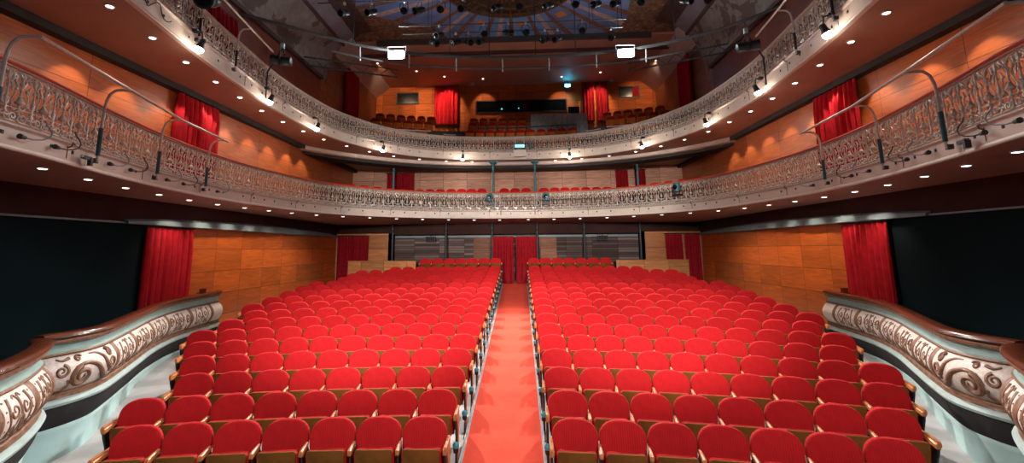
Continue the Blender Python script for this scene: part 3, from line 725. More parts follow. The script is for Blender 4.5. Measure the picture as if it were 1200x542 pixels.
def end_panel(root, side):
    x = side*.264; mb = MB()
    mb.loft([[(x-.010, y0, z), (x+.010, y0, z), (x+.010, y1, z), (x-.010, y1, z)] for y0, y1, z in ((-.13,.05,.10),(-.15,.06,.14),(-.16,.06,.45),(-.23,.06,.60),(-.25,.05,.675))])
    mb.build('end_panel', M['black_metal'], root, 40)
    mb = MB(); mb.loft([[(x-.014, y0, z), (x+.018, y0, z), (x+.018, y1, z), (x-.014, y1, z)] for y0, y1, z in ((-.265,.07,.665),(-.27,.075,.68),(-.27,.075,.71),(-.255,.07,.725))])
    mb.loft([[(x+side*.010, y0, z), (x+side*.018, y0, z), (x+side*.018, y1, z), (x+side*.010, y1, z)] for y0, y1, z in ((-.05,.05,.16),(-.09,.055,.45),(-.21,.06,.665))])
    mb.build('end_trim', M['arm_wood'], root, 40)
    mb = MB(); mb.lathe([(.030,-.02),(.034,0),(.036,.02),(.030,.034)], 12, Matrix.Translation((x+side*.0, -.20, .28))); o = mb.build('lamp_holder', M['black_metal'], root)
    mb = MB(); mb.lathe([(.002,.0),(.034,.012),(.042,.034),(.038,.056),(.022,.074),(.002,.08)], 12, Matrix.Translation((x+side*.0, -.20, .304))); mb.build('aisle_light', M['teal_lens'], root)
PITCH, XS = .5145, .838
NL = [7,8,8,9,10,11,11,11,12,12,12,12,12,11,11,11,9,7]; NR = [7,8,9,10,10,11,11,12,12,12,12,12,12,11,11,11,9,7]
def seat_at(k, side, c):
    kk = .0273+.0005*k; r = 1/(2*kk); a = (XS+PITCH*c)/r
    x, y = side*r*math.sin(a), Y1+RP*k-r*(1-math.cos(a))-.09+(.115 if k == 0 else 0)
    z = SL*RP*k + (.24 if k == 17 else 0)
    if k == 17: y += .0; a *= .5
    return x, y, z, -side*a
protos = {}
for side in (-1, 1):
    for kind in ('aisle', 'mid', 'outer'):
        t = thing('theatre_chair', (0,0,-50)); seat_parts(t, -side)
        if kind == 'aisle': end_panel(t, -side)
        if kind == 'outer': arm(t, side); end_panel(t, side)
        protos[(side, kind)] = [t, False]
far = []
for k in range(18):
    for side, N in ((-1, NL[k]), (1, NR[k])):
        for c in range(N):
            x, y, z, a = seat_at(k, side, c); kind = 'aisle' if c == 0 else 'outer' if c == N-1 else 'mid'
            if k >= 14: far.append((side, kind, x, y, z, a)); continue
            pr = protos[(side, kind)]
            if not pr[1]: o = pr[0]; pr[1] = True
            else: o = dup(pr[0])
            o.location = (x, y, z); o.rotation_euler = (0, 0, a)
            pos = 'at the aisle' if c == 0 else ('at the outer end' if c == N-1 else '%s from the aisle' % ORD[c+1])
            tag(o, 'red velvet tip-up seat %s, %s row, %s block' % (pos, 'front' if k == 0 else ORD[k+1], 'left' if side < 0 else 'right'), 'seat', 'tip-up seats in the stalls')
# the four rearmost rows, past the three hundred nearest seats
mats = [M['velvet'], M['seat_wood'], M['arm_wood'], M['black_metal'], M['teal_lens']]; V = []; F = []; MI = []
for side, kind, x, y, z, a in far:
    root = protos[(side, kind)][0]; T = Matrix.Translation((x, y, z)) @ Matrix.Rotation(a, 4, 'Z')
    for ch in root.children:
        b = len(V); V += [tuple(T @ v.co) for v in ch.data.vertices]
        mi = mats.index(ch.data.materials[0])
        for p in ch.data.polygons: F.append([b+i for i in p.vertices]); MI.append(mi)
me = bpy.data.meshes.new('rear_seat_rows'); me.from_pydata(V, [], F); me.update()
for m in mats: me.materials.append(m)
me.polygons.foreach_set('material_index', MI); me.polygons.foreach_set('use_smooth', [True]*len(F)); me.set_sharp_from_angle(angle=math.radians(45))
o = bpy.data.objects.new('rear_seat_rows', me); COL.objects.link(o)
tag(o, 'rows of red velvet tip-up seats at the very back of the stalls', 'seats', None, 'stuff')
# raised step under the last row and wooden parapets beside it
for sgn, nm in ((-1, 'left'), (1, 'right')):
    a, b = sorted((sgn*.70, sgn*4.6)); plane_box('floor_step', a, b, 20.2, 20.95, 1.1, 1.51, M['floor'])
    mb = MB(); mb.box((sgn*6.0, 20.62, 1.72), (3.1, .08, 1.15)); root = mb.build('parapet', M['parapet'], None, 0)
    tag(root, 'low honey-coloured wooden parapet behind the last rows on the %s side' % nm, 'partition')
    mb = MB(); mb.box((sgn*6.0, 20.62, 2.31), (3.14, .12, .03)); mb.build('capping', M['arm_wood'], root, 0)

# lower balcony seats and gallery seats: padded back, board and arms
def small_seat(name, cloth, board):
    t = thing(name, (0,0,-50)); o = back_outline(.232, .50, .92, 18); cz = .70; mb = MB()
    mb.loft([[(x*f, shape_y(x*f, cz+(z-cz)*f)+dy, cz+(z-cz)*f) for x, z in o] for f, dy in ((1,.03),(1,0),(.96,-.03),(.5,-.04))]); mb.build('backrest', cloth, t, 50)
    tipped(.45, .34, .05, [(-.09,.95),(-.12,1),(-.15,.97)], .56).build('seat', cloth, t, 50)
    tipped(.425, .29, .04, [(-.148,.99),(-.165,1)], .53).build('seat_board', board, t, 40)
    for g in (-1, 1):
        mb = MB(); mb.box((g*.236, -.06, .30), (.016, .22, .62)); mb.build('side_frame', M['black_metal'], t, 0)
    return t
bs = small_seat('balcony_chair', M['velvet'], M['seat_wood']); M['gallery_board'] = mat_plain('orange_seat_board', (.50,.125,.018), .75, 0, .25, 8, 0, .05)
gs = small_seat('gallery_chair', M['velvet'], M['gallery_board'])
used = {}
def place(proto, x, y, z, a, label, cat, group):
    if proto.name not in used: o = proto; used[proto.name] = 1
    else: o = dup(proto)
    o.location = (x, y, z); o.rotation_euler = (0,0,a); tag(o, label, cat, group)
bx = [-4.60,-4.09,-3.58,-3.05,-2.54,-2.05,-1.56, -.47,.05,.58, 1.43,1.94,2.43,2.92,3.42,3.92,4.42]
for i, x in enumerate(bx):
    place(bs, x, 21.75, 4.80, -x*.03, 'red padded seat at the back of the lower balcony, %s from the left curtain' % ORD[i+1], 'seat', 'seats on the lower balcony')
for sgn, nm in ((-1, 'left'), (1, 'right')):
    for i in range(6):
        x = sgn*(5.05+.47*i); y = 20.35-.36*i
        place(bs, x, y, 4.62+.02*i, -sgn*.62, 'red padded seat on the curve of the lower balcony, %s side, %s from the column' % (nm, ORD[i+1]), 'seat', 'seats on the lower balcony')
plane_box('floor_step', -WX, WX, 21.45, YB, 4.39, 4.80, M['soffit_dark'])
GR = [(25.35, 9.36, 'back'), (24.55, 8.84, 'third'), (23.2, 8.08, 'second'), (22.4, 7.48, 'front')]
KG = .028
mbs = []
for (y, z, nm) in GR:
    mb = MB(); rows = []
    for i in range(33):
        x = -WX+2*WX*i/32; yy = y-.35-KG*x*x
        rows.append([(x, yy, 7.2), (x, YG, 7.2), (x, YG, z), (x, yy, z)])
    mb.loft(rows); mb.build('floor_step', M['soffit_dark'], None, 0, 'structure')
for (y, z, nm) in GR:
    for sec, x0, x1 in (('left', -7.6, -4.4), ('middle', -2.55, 3.3), ('right', 4.9, 8.0)):
        if nm in ('back', 'third') and sec == 'middle': x1 = .75
        n = int((x1-x0)/.5)
        for i in range(n):
            x = x0+.25+(x1-x0)/n*i
            if nm == 'front' and sec != 'middle': continue
            place(gs, x, y-KG*x*x, z, -2*KG*x, 'red gallery seat, %s row, %s section, %s from its left end' % (nm, sec, ORD[i+1]), 'seat', 'gallery seats')
# gallery handrails
def handrail(pts, label, mat=None, post=.85):
    mid = Vector(pts[len(pts)//2]); root = thing('handrail', (mid.x, mid.y, mid.z-post)); tag(root, label, 'handrail')
    q = [Vector(p)-root.location for p in pts]
    mb = MB(); mb.tube(q, .025, 8); mb.build('top_bar', mat or M['steel'], root)
    mb = MB(); mb.tube([p-Vector((0,0,.4)) for p in q], .012, 6); mb.build('lower_bar', mat or M['steel'], root)
    for p in q[::2] if len(q) > 3 else q:
        mb = MB(); mb.tube([p, p-Vector((0,0,post))], .018, 8); mb.build('post', M['black_metal'], root)
def garc(x0, x1, y, z, n=8): return [(x0+(x1-x0)*i/n, y-KG*(x0+(x1-x0)*i/n)**2, z) for i in range(n+1)]
handrail(garc(-7.9, -4.2, 22.75, 8.75), 'steel handrail in front of the left section of the gallery')
handrail(garc(4.6, 7.9, 22.75, 8.75), 'steel handrail in front of the right section of the gallery')
handrail(garc(-1.9, 3.3, 23.9, 9.32), 'teal grey handrail across the middle of the gallery', M['teal_metal'], .5)
handrail([(-3.5, 22.0, 8.5), (-3.2, 21.9, 8.45), (-2.85, 21.8, 8.4)], 'short steel handrail beside the left gallery steps')
handrail([(3.5, 21.9, 8.5), (3.9, 22.0, 8.55), (4.3, 22.1, 8.65)], 'short steel handrail beside the right gallery steps')
for sgn, nm in ((-1, 'left'), (1, 'right')):
    x0 = -3.45 if sgn < 0 else 4.0
    mb = MB()
    for i in range(8): mb.box((x0, 22.3+.4*i, 7.2+.13*i), (.85, .42, .55+.26*i))
    mb.build('floor_steps', M['wood_rail'], None, 0, 'structure')
# projection window, side windows, draped table
def window(name, x0, x1, z0, z1, y, label=None):
    mb = MB(); w = .05
    for (a, b, c, d) in ((x0-w, x1+w, z1, z1+w), (x0-w, x1+w, z0-w, z0), (x0-w, x0, z0, z1), (x1, x1+w, z0, z1)): mb.box(((a+b)/2, y, (c+d)/2), (b-a, .08, d-c))
    r = mb.build(name, M['black_metal'], None, 0, 'structure'); mb = MB(); mb.box(((x0+x1)/2, y+.02, (z0+z1)/2), (x1-x0, .03, z1-z0)); mb.build('window_pane', M['glass_dark'], r, 0); return r
wr = window('window_1', -2.2, 3.05, 10.83, 11.48, 25.96)
for x, w in ((-1.0, .03), (.35, .05), (.7, .9)):
    pass
mb = MB(); mb.box((.62, 25.95, 11.15), (.5, .06, .66)); mb.build('window_mullion', M['bulkhead'], wr, 0)
for i, (x, z, r) in enumerate(((-.72, 10.98, .05), (.28, 11.0, .035))):
    mb = MB(); mb.lathe([(.001,-.02),(r,-.02),(r,.02),(.001,.02)], 12, Matrix.Translation((x, 25.90, z)) @ Matrix.Rotation(PI/2, 4, 'X')); mb.build('control_light', M['lamp_teal'], wr)
w2 = window('window_2', -7.0, -5.75, 11.5, 12.1, 25.96); w3 = window('window_3', 6.2, 7.3, 11.55, 12.15, 25.96)
mb = MB(); mb.box((7.12, 25.94, 11.85), (.34, .04, .58)); mb.build('window_blind', M['drape_deep'], w3, 0)
root = thing('draped_table', (2.45, 24.6, 8.84)); tag(root, 'control desk under a long dark grey pleated cloth in the gallery', 'table')
mb = MB(); rows = []
for zf in (0, .5, .9, 1.0):
    row = []
    for k in range(161):
        s = k/160*(3.0+2*1.0); amp = .035*(1-zf)+.008
        if s < 1.0: bx_, by_, nx, ny = -1.5, .5-s, -1, 0
        elif s < 4.0: bx_, by_, nx, ny = -1.5+(s-1), -.5, 0, -1
        else: bx_, by_, nx, ny = 1.5, -.5+(s-4), 1, 0
        A = 2.0*amp*math.sin(s*22+.8*math.sin(s*3)); row.append((bx_+nx*A, by_+ny*A, .02+zf*1.18))
    rows.append(row)
mb.grid(rows); mb.build('cloth_skirt', M['cloth_grey'], root, 60)
mb = MB(); mb.box((0,0,1.21), (3.04,1.04,.03)); mb.build('cloth_top', M['cloth_grey'], root, 0)
mb = MB(); mb.box((0,0,.6), (2.8,.8,1.16)); mb.build('desk_body', M['black_metal'], root, 0)
root = thing('monitor', (3.35, 24.7, 10.07)); tag(root, 'small black monitor standing on the grey draped table', 'monitor')
mb = MB(); mb.box((0,0,.02), (.25,.2,.03)); mb.box((0,.03,.12), (.05,.04,.2)); mb.build('stand', M['black_metal'], root, 0)
mb = MB(); mb.box((0,0,.36), (.62,.05,.40)); mb.build('screen', M['glass_dark'], root, 0)

# ------------------------------------------------------------------ stage lighting
def tube_between(a, b, r, n=8): mb = MB(); mb.tube([a, b], r, n); return mb
def lantern(name, glow=None, k=1.0, tilt=62):
    """theatre spotlight hanging from its clamp at the origin, lens pointing to local -Y and down"""
    t = thing(name); Rm = Matrix.Translation((0, 0, -.34*k)) @ Matrix.Rotation(math.radians(-tilt), 4, 'X')
    mb = MB(); mb.lathe([(.05*k,-.20*k),(.09*k,-.19*k),(.10*k,-.10*k),(.10*k,.02*k),(.085*k,.04*k),(.10*k,.06*k),(.115*k,.18*k),(.12*k,.20*k)], 14, Rm @ Matrix.Rotation(PI, 4, 'X')); mb.build('housing', M['black_metal'], t)
    mb = MB(); mb.tube([Rm @ Vector((-.13*k,0,0)), Vector((-.13*k,0,-.12*k)), Vector((0,0,-.05*k)), Vector((.13*k,0,-.12*k)), Rm @ Vector((.13*k,0,0))], .012*k, 6); mb.build('yoke', M['dark_metal'], t)
    mb = MB(); mb.box((0,0,-.01), (.06*k,.07*k,.10*k)); mb.tube([(-.05*k,0,-.03*k),(.05*k,0,-.03*k)], .014*k, 6); mb.build('clamp', M['steel'], t)
    mb = MB(); mb.lathe([(.002,.185*k),(.105*k,.188*k),(.108*k,.196*k),(.05*k,.212*k),(.002,.218*k)], 14, Rm @ Matrix.Rotation(PI, 4, 'X')); mb.build('lens', glow or M['glass_dark'], t)
    return t
# curved two-chord lighting truss hung over the stalls
A1 = catmull([(-8.25,12.6),(-7.3,13.4),(-6.2,14.35),(-4.9,15.25),(-2.8,16.05),(0,16.4),(2.8,16.3),(4.9,15.85),(6.6,15.0),(7.6,14.1),(8.25,13.3)], .25)
t = thing('lighting_truss', (0, 16.4, 9.6)); tag(t, 'long curved double-pipe lighting truss hanging under the painted ceiling', 'lighting truss')
def loc(p): return Vector(p)-t.location
mb = MB(); mb.tube([loc((p.x, p.y, 10.02)) for p in A1], .055, 8); mb.build('upper_chord', M['truss_pipe'], t)
mb = MB(); mb.tube([loc((p.x*.985, p.y-.10, 9.93)) for p in A1], .030, 8); mb.build('middle_chord', M['truss_pipe'], t)
A2 = [p for p in A1 if abs(p.x) < 6.2]
mb = MB(); mb.tube([loc((p.x, p.y+.06, 9.58)) for p in A2], .042, 8); mb.build('lower_chord', M['truss_pipe'], t)
for i in range(4, len(A2)-3, 7):
    p = A2[i]; mb = MB(); mb.tube([loc((p.x, p.y, 10.02)), loc((p.x, p.y+.05, 9.45))], .022, 6); mb.build('upright', M['steel'], t)
for x in (-5.6, -2.3, -.72, .9, 2.5, 5.8):
    p = min(A1, key=lambda q: abs(q.x-x)); mb = MB(); mb.tube([loc((p.x, p.y, 10.0)), loc((p.x, p.y, ZC))], .016, 6); mb.build('hanging_rod', M['dark_metal'], t)
# dark angled side trusses running back to the gallery
for sgn, nm in ((-1, 'left'), (1, 'right')):
    b = Vector((sgn*7.9, 16.0, 9.95)); e = Vector((sgn*4.6, 17.3, 9.85)); r = thing('side_truss', b); tag(r, 'dark lattice truss reaching in from the %s wall below the cove' % nm, 'lighting truss')
    for nm2, dz in (('upper_chord', .16), ('lower_chord', -.16)):
        mb = MB(); mb.tube([Vector((0,0,dz)), e-b+Vector((0,0,dz))], .03, 6); mb.build(nm2, M['dark_metal'], r)
    mb = MB(); n = 10
    for i in range(n):
        p, q = (e-b)*(i/n), (e-b)*((i+1)/n); mb.tube([p+Vector((0,0,.16 if i % 2 else -.16)), q+Vector((0,0,-.16 if i % 2 else .16))], .012, 5)
    mb.build('lattice', M['dark_metal'], r)
# straight bars with lanterns
lan = lantern('stage_lantern'); lan_used = False
def put_lantern(x, y, z, rz, label, group='stage lanterns hung under the painted ceiling'):
    global lan_used
    if not lan_used: o = lan; lan_used = True
    else: o = dup(lan)
    o.location = (x, y, z); o.rotation_euler = (0, 0, rz); tag(o, label, 'stage light', group)
bars = [(13.35, 10.72, -6.2, 6.4, [-5.3,-4.4,-3.35,-2.85,-2.15,-1.45,-.35,.35,1.25,2.1,2.75,3.35,4.1,5.5,6.2], 'nearest the stage'),
        (14.75, 10.55, -3.9, 4.0, [-2.45,-.9,-.05,.55,2.5], 'middle'), (15.35, 10.55, -3.9, 4.0, [-2.75,-1.95,-1.5,-1.05,1.25,1.7,3.6], 'nearest the gallery')]
for (y, z, x0, x1, xs, nm) in bars:
    r = thing('lighting_bar', ((x0+x1)/2, y, z)); tag(r, 'straight hung lighting bar under the painted ceiling, %s of the three' % (nm if nm == 'middle' else 'the one '+nm), 'lighting bar')
    c = r.location.x
    mb = MB(); mb.tube([(x0-c,0,0),(x1-c,0,0)], .020, 8); mb.build('bar', M['truss_pipe'], r)
    for k in range(4):
        x = ((-5.6,-2.95,2.95,5.8) if y < 14 else (-3.75,-2.85,2.85,3.85))[k]; mb = MB(); mb.tube([(x-c,0,0),(x-c,0,ZC-z-.004)], .010, 5); mb.build('suspension_wire', M['dark_metal'], r)
    for i, x in enumerate(xs):
        put_lantern(x, y, z-.03, R.uniform(-.9,.9), 'black stage lantern on the %s ceiling bar, %s from the left' % ({'nearest the stage':'front','middle':'middle','nearest the gallery':'rear'}[nm], ORD[i+1]))
# ceiling rose: rings and ribs of dark gilt around the middle of the painted ceiling
r = thing('ceiling_rose', (CX, CY, ZC-.3)); tag(r, 'round dark gilt rose in the middle of the painted ceiling', 'ceiling rose')
for rad, tr, z in ((2.62, .09, .22), (2.35, .05, .15), (1.8, .06, .10), (1.2, .05, .06)):
    mb = MB(); mb.tube([(rad*math.cos(q*PI/36), rad*math.sin(q*PI/36), z) for q in range(72)], tr, 8, True); mb.build('ring', M['ornament_dark'], r)
mb = MB(); mb.lathe([(.3,-.25),(.6,-.2),(1.0,-.02),(1.25,.04),(2.5,.20),(2.6,.298),(.2,.298)], 48); mb.build('dish', M['ornament_dark'], r)
mb = MB()
for q in range(36):
    a = q*PI/18; ca, sa = math.cos(a), math.sin(a)
    mb.tube([(ca*.5, sa*.5, -.16), (ca*1.2, sa*1.2, .03), (ca*1.9, sa*1.9, .10), (ca*2.6, sa*2.6, .19)], [.03,.05,.05,.06], 6)
    mb.lathe([(.01,-.06),(.07,-.03),(.07,.03),(.01,.06)], 8, Matrix.Translation((ca*2.1, sa*2.1, .10)))
mb.build('ribs', M['ornament_dark'], r)

# spotlights with lit bulbs along the upper balcony front
def front_lamp(label, p, n, aim, energy, side):
    a = math.atan2(n.y, n.x)+PI/2
    r = thing('balcony_spotlight', (p.x, p.y, p.z), a); tag(r, label, 'spotlight', 'lit spotlights on the upper balcony front')
    mb = MB(); mb.tube([(0,.0,.42),(0,-.12,.40),(0,-.14,.22)], .014, 6); mb.box((0,.01,.42), (.10,.10,.06)); mb.build('bracket', M['black_metal'], r)
    T = Matrix.Translation((0,-.15,.20)) @ Matrix.Rotation(PI+.35, 4, 'X')
    mb = MB(); mb.lathe([(.025,-.05),(.055,-.03),(.06,.06),(.085,.14),(.092,.15)], 14, T); mb.build('housing', M['black_metal'], r)
    mb = MB(); mb.lathe([(.002,.10),(.06,.12),(.088,.165),(.088,.205),(.055,.245),(.002,.26)], 14, T); mb.build('bulb', M['lamp_bulb'], r)
    w = Vector(p)+n*.22+Vector((0,0,-.08))
    return w
BULB = []
hx = [(-6.1,8.35,'left side, nearest the stage'),(-6.43,11.6,'left side, second from the stage'),(-6.3,14.5,'left side, third from the stage'),(-4.7,17.6,'left side, fourth from the stage'),(-2.2,19.6,'just left of the middle'),(2.5,19.9,'just right of the middle'),(5.05,18.1,'right side, fourth from the stage'),(6.5,15.0,'right side, third from the stage'),(6.6,11.9,'right side, second from the stage'),(6.25,8.6,'right side, nearest the stage')]
for x, y, nm in hx:
    d = C2.nearest(x, y); p, n = C2.at(d); BULB.append((front_lamp('small lit spotlight on the upper balcony front, '+nm, Vector((p.x+n.x*.128, p.y+n.y*.128, 6.80)), n, None, 0, 0), n))
# pipe booms on the balcony fronts: bent posts with foam sleeves carrying a pipe
def boom(curve, posts, z0, zt, reach, label, pipe_ext, foam):
    q = [curve.pos(curve.nearest(*p), .135, z0) for p in posts]; nn = [curve.at(curve.nearest(*p))[1] for p in posts]
    r = thing('pipe_boom', q[0]); tag(r, label, 'lighting pipe'); o = r.location; tops = []
    for a, n in zip(q, nn):
        b = a-o; z = zt-z0; pts = [b+Vector((0,0,-.12))]
        for h, f in ((.0,0),(.25,.0),(.5,.01),(.70,.02),(.82,.06),(.92,.16),(.985,.34),(1.0,.6),(1.0,1.0)): pts.append(b+n*(reach*f)+Vector((0,0,z*h)))
        pp = MB(); pp.tube(pts, .021, 8); post = pp.build('post', M['pipe'], r)
        mb = MB(); mb.tube([b+Vector((0,0,-.02)), b+Vector((0,0,z*.40))], .031 if foam else .026, 8); mb.build('foam_sleeve', M['teal_foam'] if foam else M['black_metal'], post)
        mb = MB(); mb.box(b+Vector((0,0,-.10))-n*.035, (.07,.08,.07), math.atan2(n.y, n.x)); mb.build('bracket', M['dark_metal'], post)
        tops.append(pts[-1])
    e0 = tops[0]+(tops[0]-tops[1]).normalized()*pipe_ext[0]; e1 = tops[-1]+(tops[-1]-tops[-2]).normalized()*pipe_ext[1]
    mb = MB(); mb.tube([e0]+tops+[e1], .024, 8); mb.build('pipe', M['pipe'], r)
    return o, tops
boom(C1, [(-5.75,4.9),(-6.45,6.75),(-6.85,8.5),(-7.0,10.3)], 4.33, 5.42, .36, 'grey lighting pipe on four bent posts with teal sleeves, left side of lower balcony', (.02,.12), True)
boom(C1, [(5.75,4.9),(6.5,6.85),(6.85,8.6),(7.1,10.6)], 4.33, 5.42, .36, 'grey lighting pipe on four bent posts with teal sleeves, right side of lower balcony', (.02,.12), True)
def on_c2(x, y, o=.1, z=7.2): return C2.pos(C2.nearest(x, y), o, z)
for sgn, nm in ((-1, 'left'), (1, 'right')):
    boom(C2, [(sgn*6.0,6.6),(sgn*6.35,8.4),(sgn*6.5,10.0)], 7.18, 8.12, .30, 'thin lighting pipe on bent posts on the %s side of the upper balcony' % nm, (.6,1.3), False)
    p = C2.pos(C2.nearest(sgn*6.6, 11.6), .46, 8.48)
    big = lantern('side_lantern', None, 1.35, 95); big.location = p; big.rotation_euler = (0,0,sgn*1.4); tag(big, 'black stage lantern at the end of the thin pipe, %s side of upper balcony' % nm, 'stage light')
    q = C2.pos(C2.nearest(sgn*6.6, 11.6), .10, 7.0)
    mb = MB(); mb.tube([(q.x,q.y,6.95),(q.x,q.y,7.7),(p.x,p.y,8.40)], .022, 6); tag(mb.build('lantern_post', M['dark_metal']), 'dark post carrying the black lantern on the %s upper balcony front' % nm, 'post')
p = C2.pos(C2.nearest(-6.25, 7.75), .62, 8.10); big = lantern('par_lantern', None, 1.5); big.location = p; big.rotation_euler = (0,0,.3); tag(big, 'round black stage lantern above the left upper balcony railing', 'stage light')
# teal lanterns clipped on the middle of the lower balcony
def clip_lantern(x, y, label, curve=C1, z=4.95):
    d = curve.nearest(x, y); p, n = curve.at(d); a = math.atan2(n.y, n.x)+PI/2
    r = thing('clip_lantern', (p.x+n.x*.20, p.y+n.y*.20, z), a); tag(r, label, 'stage light', 'lanterns clipped on the balcony fronts')
    mb = MB(); mb.lathe([(.05,-.17),(.10,-.15),(.12,.0),(.12,.12),(.08,.17)], 12); mb.build('housing', M['teal_metal'], r)
    mb = MB(); mb.lathe([(.002,.0),(.08,.0),(.08,.03),(.002,.04)], 12, Matrix.Translation((0,-.10,.0)) @ Matrix.Rotation(PI/2, 4, 'X')); mb.build('lens', M['glass_dark'], r)
    mb = MB(); mb.tube([(-.15,0,.05),(-.16,0,-.1),(-.09,0,-.24),(.09,0,-.24),(.16,0,-.1),(.15,0,.05)], .014, 6); mb.box((0,0,-.28), (.34,.16,.07)); mb.build('yoke', M['black_metal'], r)
clip_lantern(-1.03, 19.1, 'teal lantern on the lower balcony railing, left of the middle'); clip_lantern(1.42, 19.05, 'teal lantern on the lower balcony railing, right of the middle')
clip_lantern(6.05, 16.6, 'teal lantern on the lower balcony railing, right-hand curve')
for curve, z, x0, x1, nm in ((C1, 4.98, -.62, 1.0, 'lower'), (C2, 7.80, -.85, 1.0, 'upper')):
    d0, d1 = curve.nearest(x0, 20), curve.nearest(x1, 20); r = thing('front_pipe', curve.pos((d0+d1)/2, .1, z-.8)); tag(r, 'short pipe frame fixed to the middle of the %s balcony railing' % nm, 'lighting pipe'); o = r.location
    mb = MB(); mb.tube([curve.pos(d0+(d1-d0)*k/6, .14, z)-o for k in range(7)], .022, 8); mb.build('pipe', M['pipe'], r)
    for d in (d0, d1):
        mb = MB(); mb.tube([curve.pos(d, .14, z)-o, curve.pos(d, .14, z-.75)-o], .020, 8); mb.build('post', M['pipe'], r)
p = C2.pos(C2.nearest(.25, 20.5), .36, 7.30); r = thing('projector', p); tag(r, 'grey projector box with teal front hanging on the upper balcony front', 'projector')
mb = MB(); mb.box((0,-.05,.05), (.50,.30,.22)); mb.build('body', M['dark_metal'], r, 0)
mb = MB(); mb.box((0,-.205,.06), (.44,.02,.14)); mb.build('front_panel', M['lamp_teal'], r, 0)
mb = MB(); mb.box((0,-.02,-.22), (.56,.06,.30)); mb.build('speaker_grille', M['pipe'], r, 0)
mb = MB(); mb.tube([(-.2,.0,.1),(-.2,.0,.5),(.2,.0,.5),(.2,.0,.1)], .015, 6); mb.build('bracket', M['steel'], r)
p = C2.pos(C2.nearest(.82, 20.5), .2, 7.45); r = thing('pipe_lantern', p); tag(r, 'slim teal lantern beside the projector on the upper balcony front', 'stage light')
mb = MB(); mb.lathe([(.04,-.16),(.06,-.12),(.06,.12),(.03,.16)], 10); mb.build('housing', M['teal_metal'], r); mb = MB(); mb.tube([(0,0,.14),(0,.03,.36)], .012, 6); mb.build('hook', M['black_metal'], r)
# cables with plugs hanging on the lower balcony fascia
def plug(x, y, label, group, k):
    d = C1.nearest(x, y); p, n = C1.at(d); a = math.atan2(n.y, n.x)+PI/2
    r = thing('plug_cable', (p.x+n.x*.085, p.y+n.y*.085, 4.26), a); tag(r, label, 'cable', group)
    mb = MB(); mb.lathe([(.014,-.05),(.026,-.03),(.030,.02),(.036,.03),(.036,.055),(.020,.06)], 10, Matrix.Rotation(PI/2, 4, 'Y')); mb.build('plug', M['cable'], r)
    mb = MB(); mb.tube([(-.04,0,0),(-.12,-.03,-.005),(-.21,-.07,.015),(-.29,-.09,.06),(-.325,-.09,.12),(-.32,-.07,.18),(-.30,-.03,.24),(-.28,-.02,.30)], .010, 6); mb.build('cord', M['cable_pale'] if k % 2 else M['cable'], r)
    return r
LP = [(18,156),(52,167),(80,176),(124,190),(144,196),(163,201),(196,210),(212,214)]
for i, d0 in enumerate((4.15,5.35,5.95,7.25,7.8,9.0,9.6,10.9)):
    x = -6.0-.2*(d0-4)**.8
    q = plug(x, d0, 'plug on a looped cable, lower balcony fascia, left side, %s from the stage' % ORD[i+1], 'plugs on the lower balcony fascia', i)
    for ch in q.children: ch.scale = (-1, 1, 1)
    plug(-x, d0+.25, 'plug on a looped cable, lower balcony fascia, right side, %s from the stage' % ORD[i+1], 'plugs on the lower balcony fascia', i)
for sgn, nm, y in ((-1, 'left', 6.55), (1, 'right', 6.55)):
    d = C1.nearest(sgn*6.4, y); p = C1.pos(d, .12, 4.20); n = C1.at(d)[1]; r = thing('cable_clamp', p, math.atan2(n.y, n.x)+PI/2); tag(r, 'black clamp with a short arm hanging below the %s pipe post' % nm, 'clamp')
    mb = MB(); mb.box((0,0,.03), (.20,.05,.05)); mb.box((.08,0,-.02), (.06,.07,.11)); mb.build('body', M['black_metal'], r, 0); mb = MB(); mb.tube([(-.12,0,.04),(.10,0,.02)], .022, 8); mb.tube([(0,0,.03),(0,.0,-.10)], .012, 6); mb.build('arm', M['steel'], r)
# plugs on the upper balcony fascia near the stage are folded into cable runs
for sgn, nm in ((-1, 'left'), (1, 'right')):
    d0 = C2.nearest(sgn*5.75, 5.3); d1 = C2.nearest(sgn*6.1, 7.6); r = thing('cable_run', C2.pos(d0, .04, 7.0)); tag(r, 'loose black cable looping along the %s upper balcony fascia' % nm, 'cable'); o = r.location
    mb = MB(); mb.tube([C2.pos(d0+(d1-d0)*k/40, .05+.02*math.sin(k), 7.08+.10*math.sin(k*.62))-o for k in range(41)], .010, 6); mb.build('cord', M['cable'], r)
    for k in (6, 16, 26):
        mb = MB(); q = C2.pos(d0+(d1-d0)*k/40, .06, 7.06)-o; mb.lathe([(.015,-.05),(.03,-.02),(.03,.04),(.015,.06)], 8, Matrix.Translation(q)); mb.build('plug', M['cable'], r)
for x, nm in ((-3.95, 'left'), (4.05, 'right')):
    r = thing('loudspeaker', (x, 21.45, 3.30)); tag(r, 'small black loudspeaker hanging at the back of the stalls, %s of the doorway' % nm, 'loudspeaker')
    mb = MB(); mb.box((0,0,0), (.46,.22,.22)); mb.build('cabinet', M['black_metal'], r, 0); mb = MB(); mb.box((0,-.115,0), (.40,.01,.17)); mb.build('grille', M['base_grey'], r, 0); mb = MB(); mb.tube([(0,0,.1),(0,0,.25)], .02, 6); mb.build('bracket', M['dark_metal'], r)
for x, nm in ((-2.45, 'left'), (5.75, 'right')):
    mb = MB(); mb.lathe([(.04,-.09),(.10,-.07),(.13,-.02),(.13,.0)], 14, Matrix.Translation((x, 25.7, 12.5))); tag(mb.build('smoke_detector', M['fascia']), 'round white detector on the gallery ceiling, %s one' % nm, 'smoke detector')
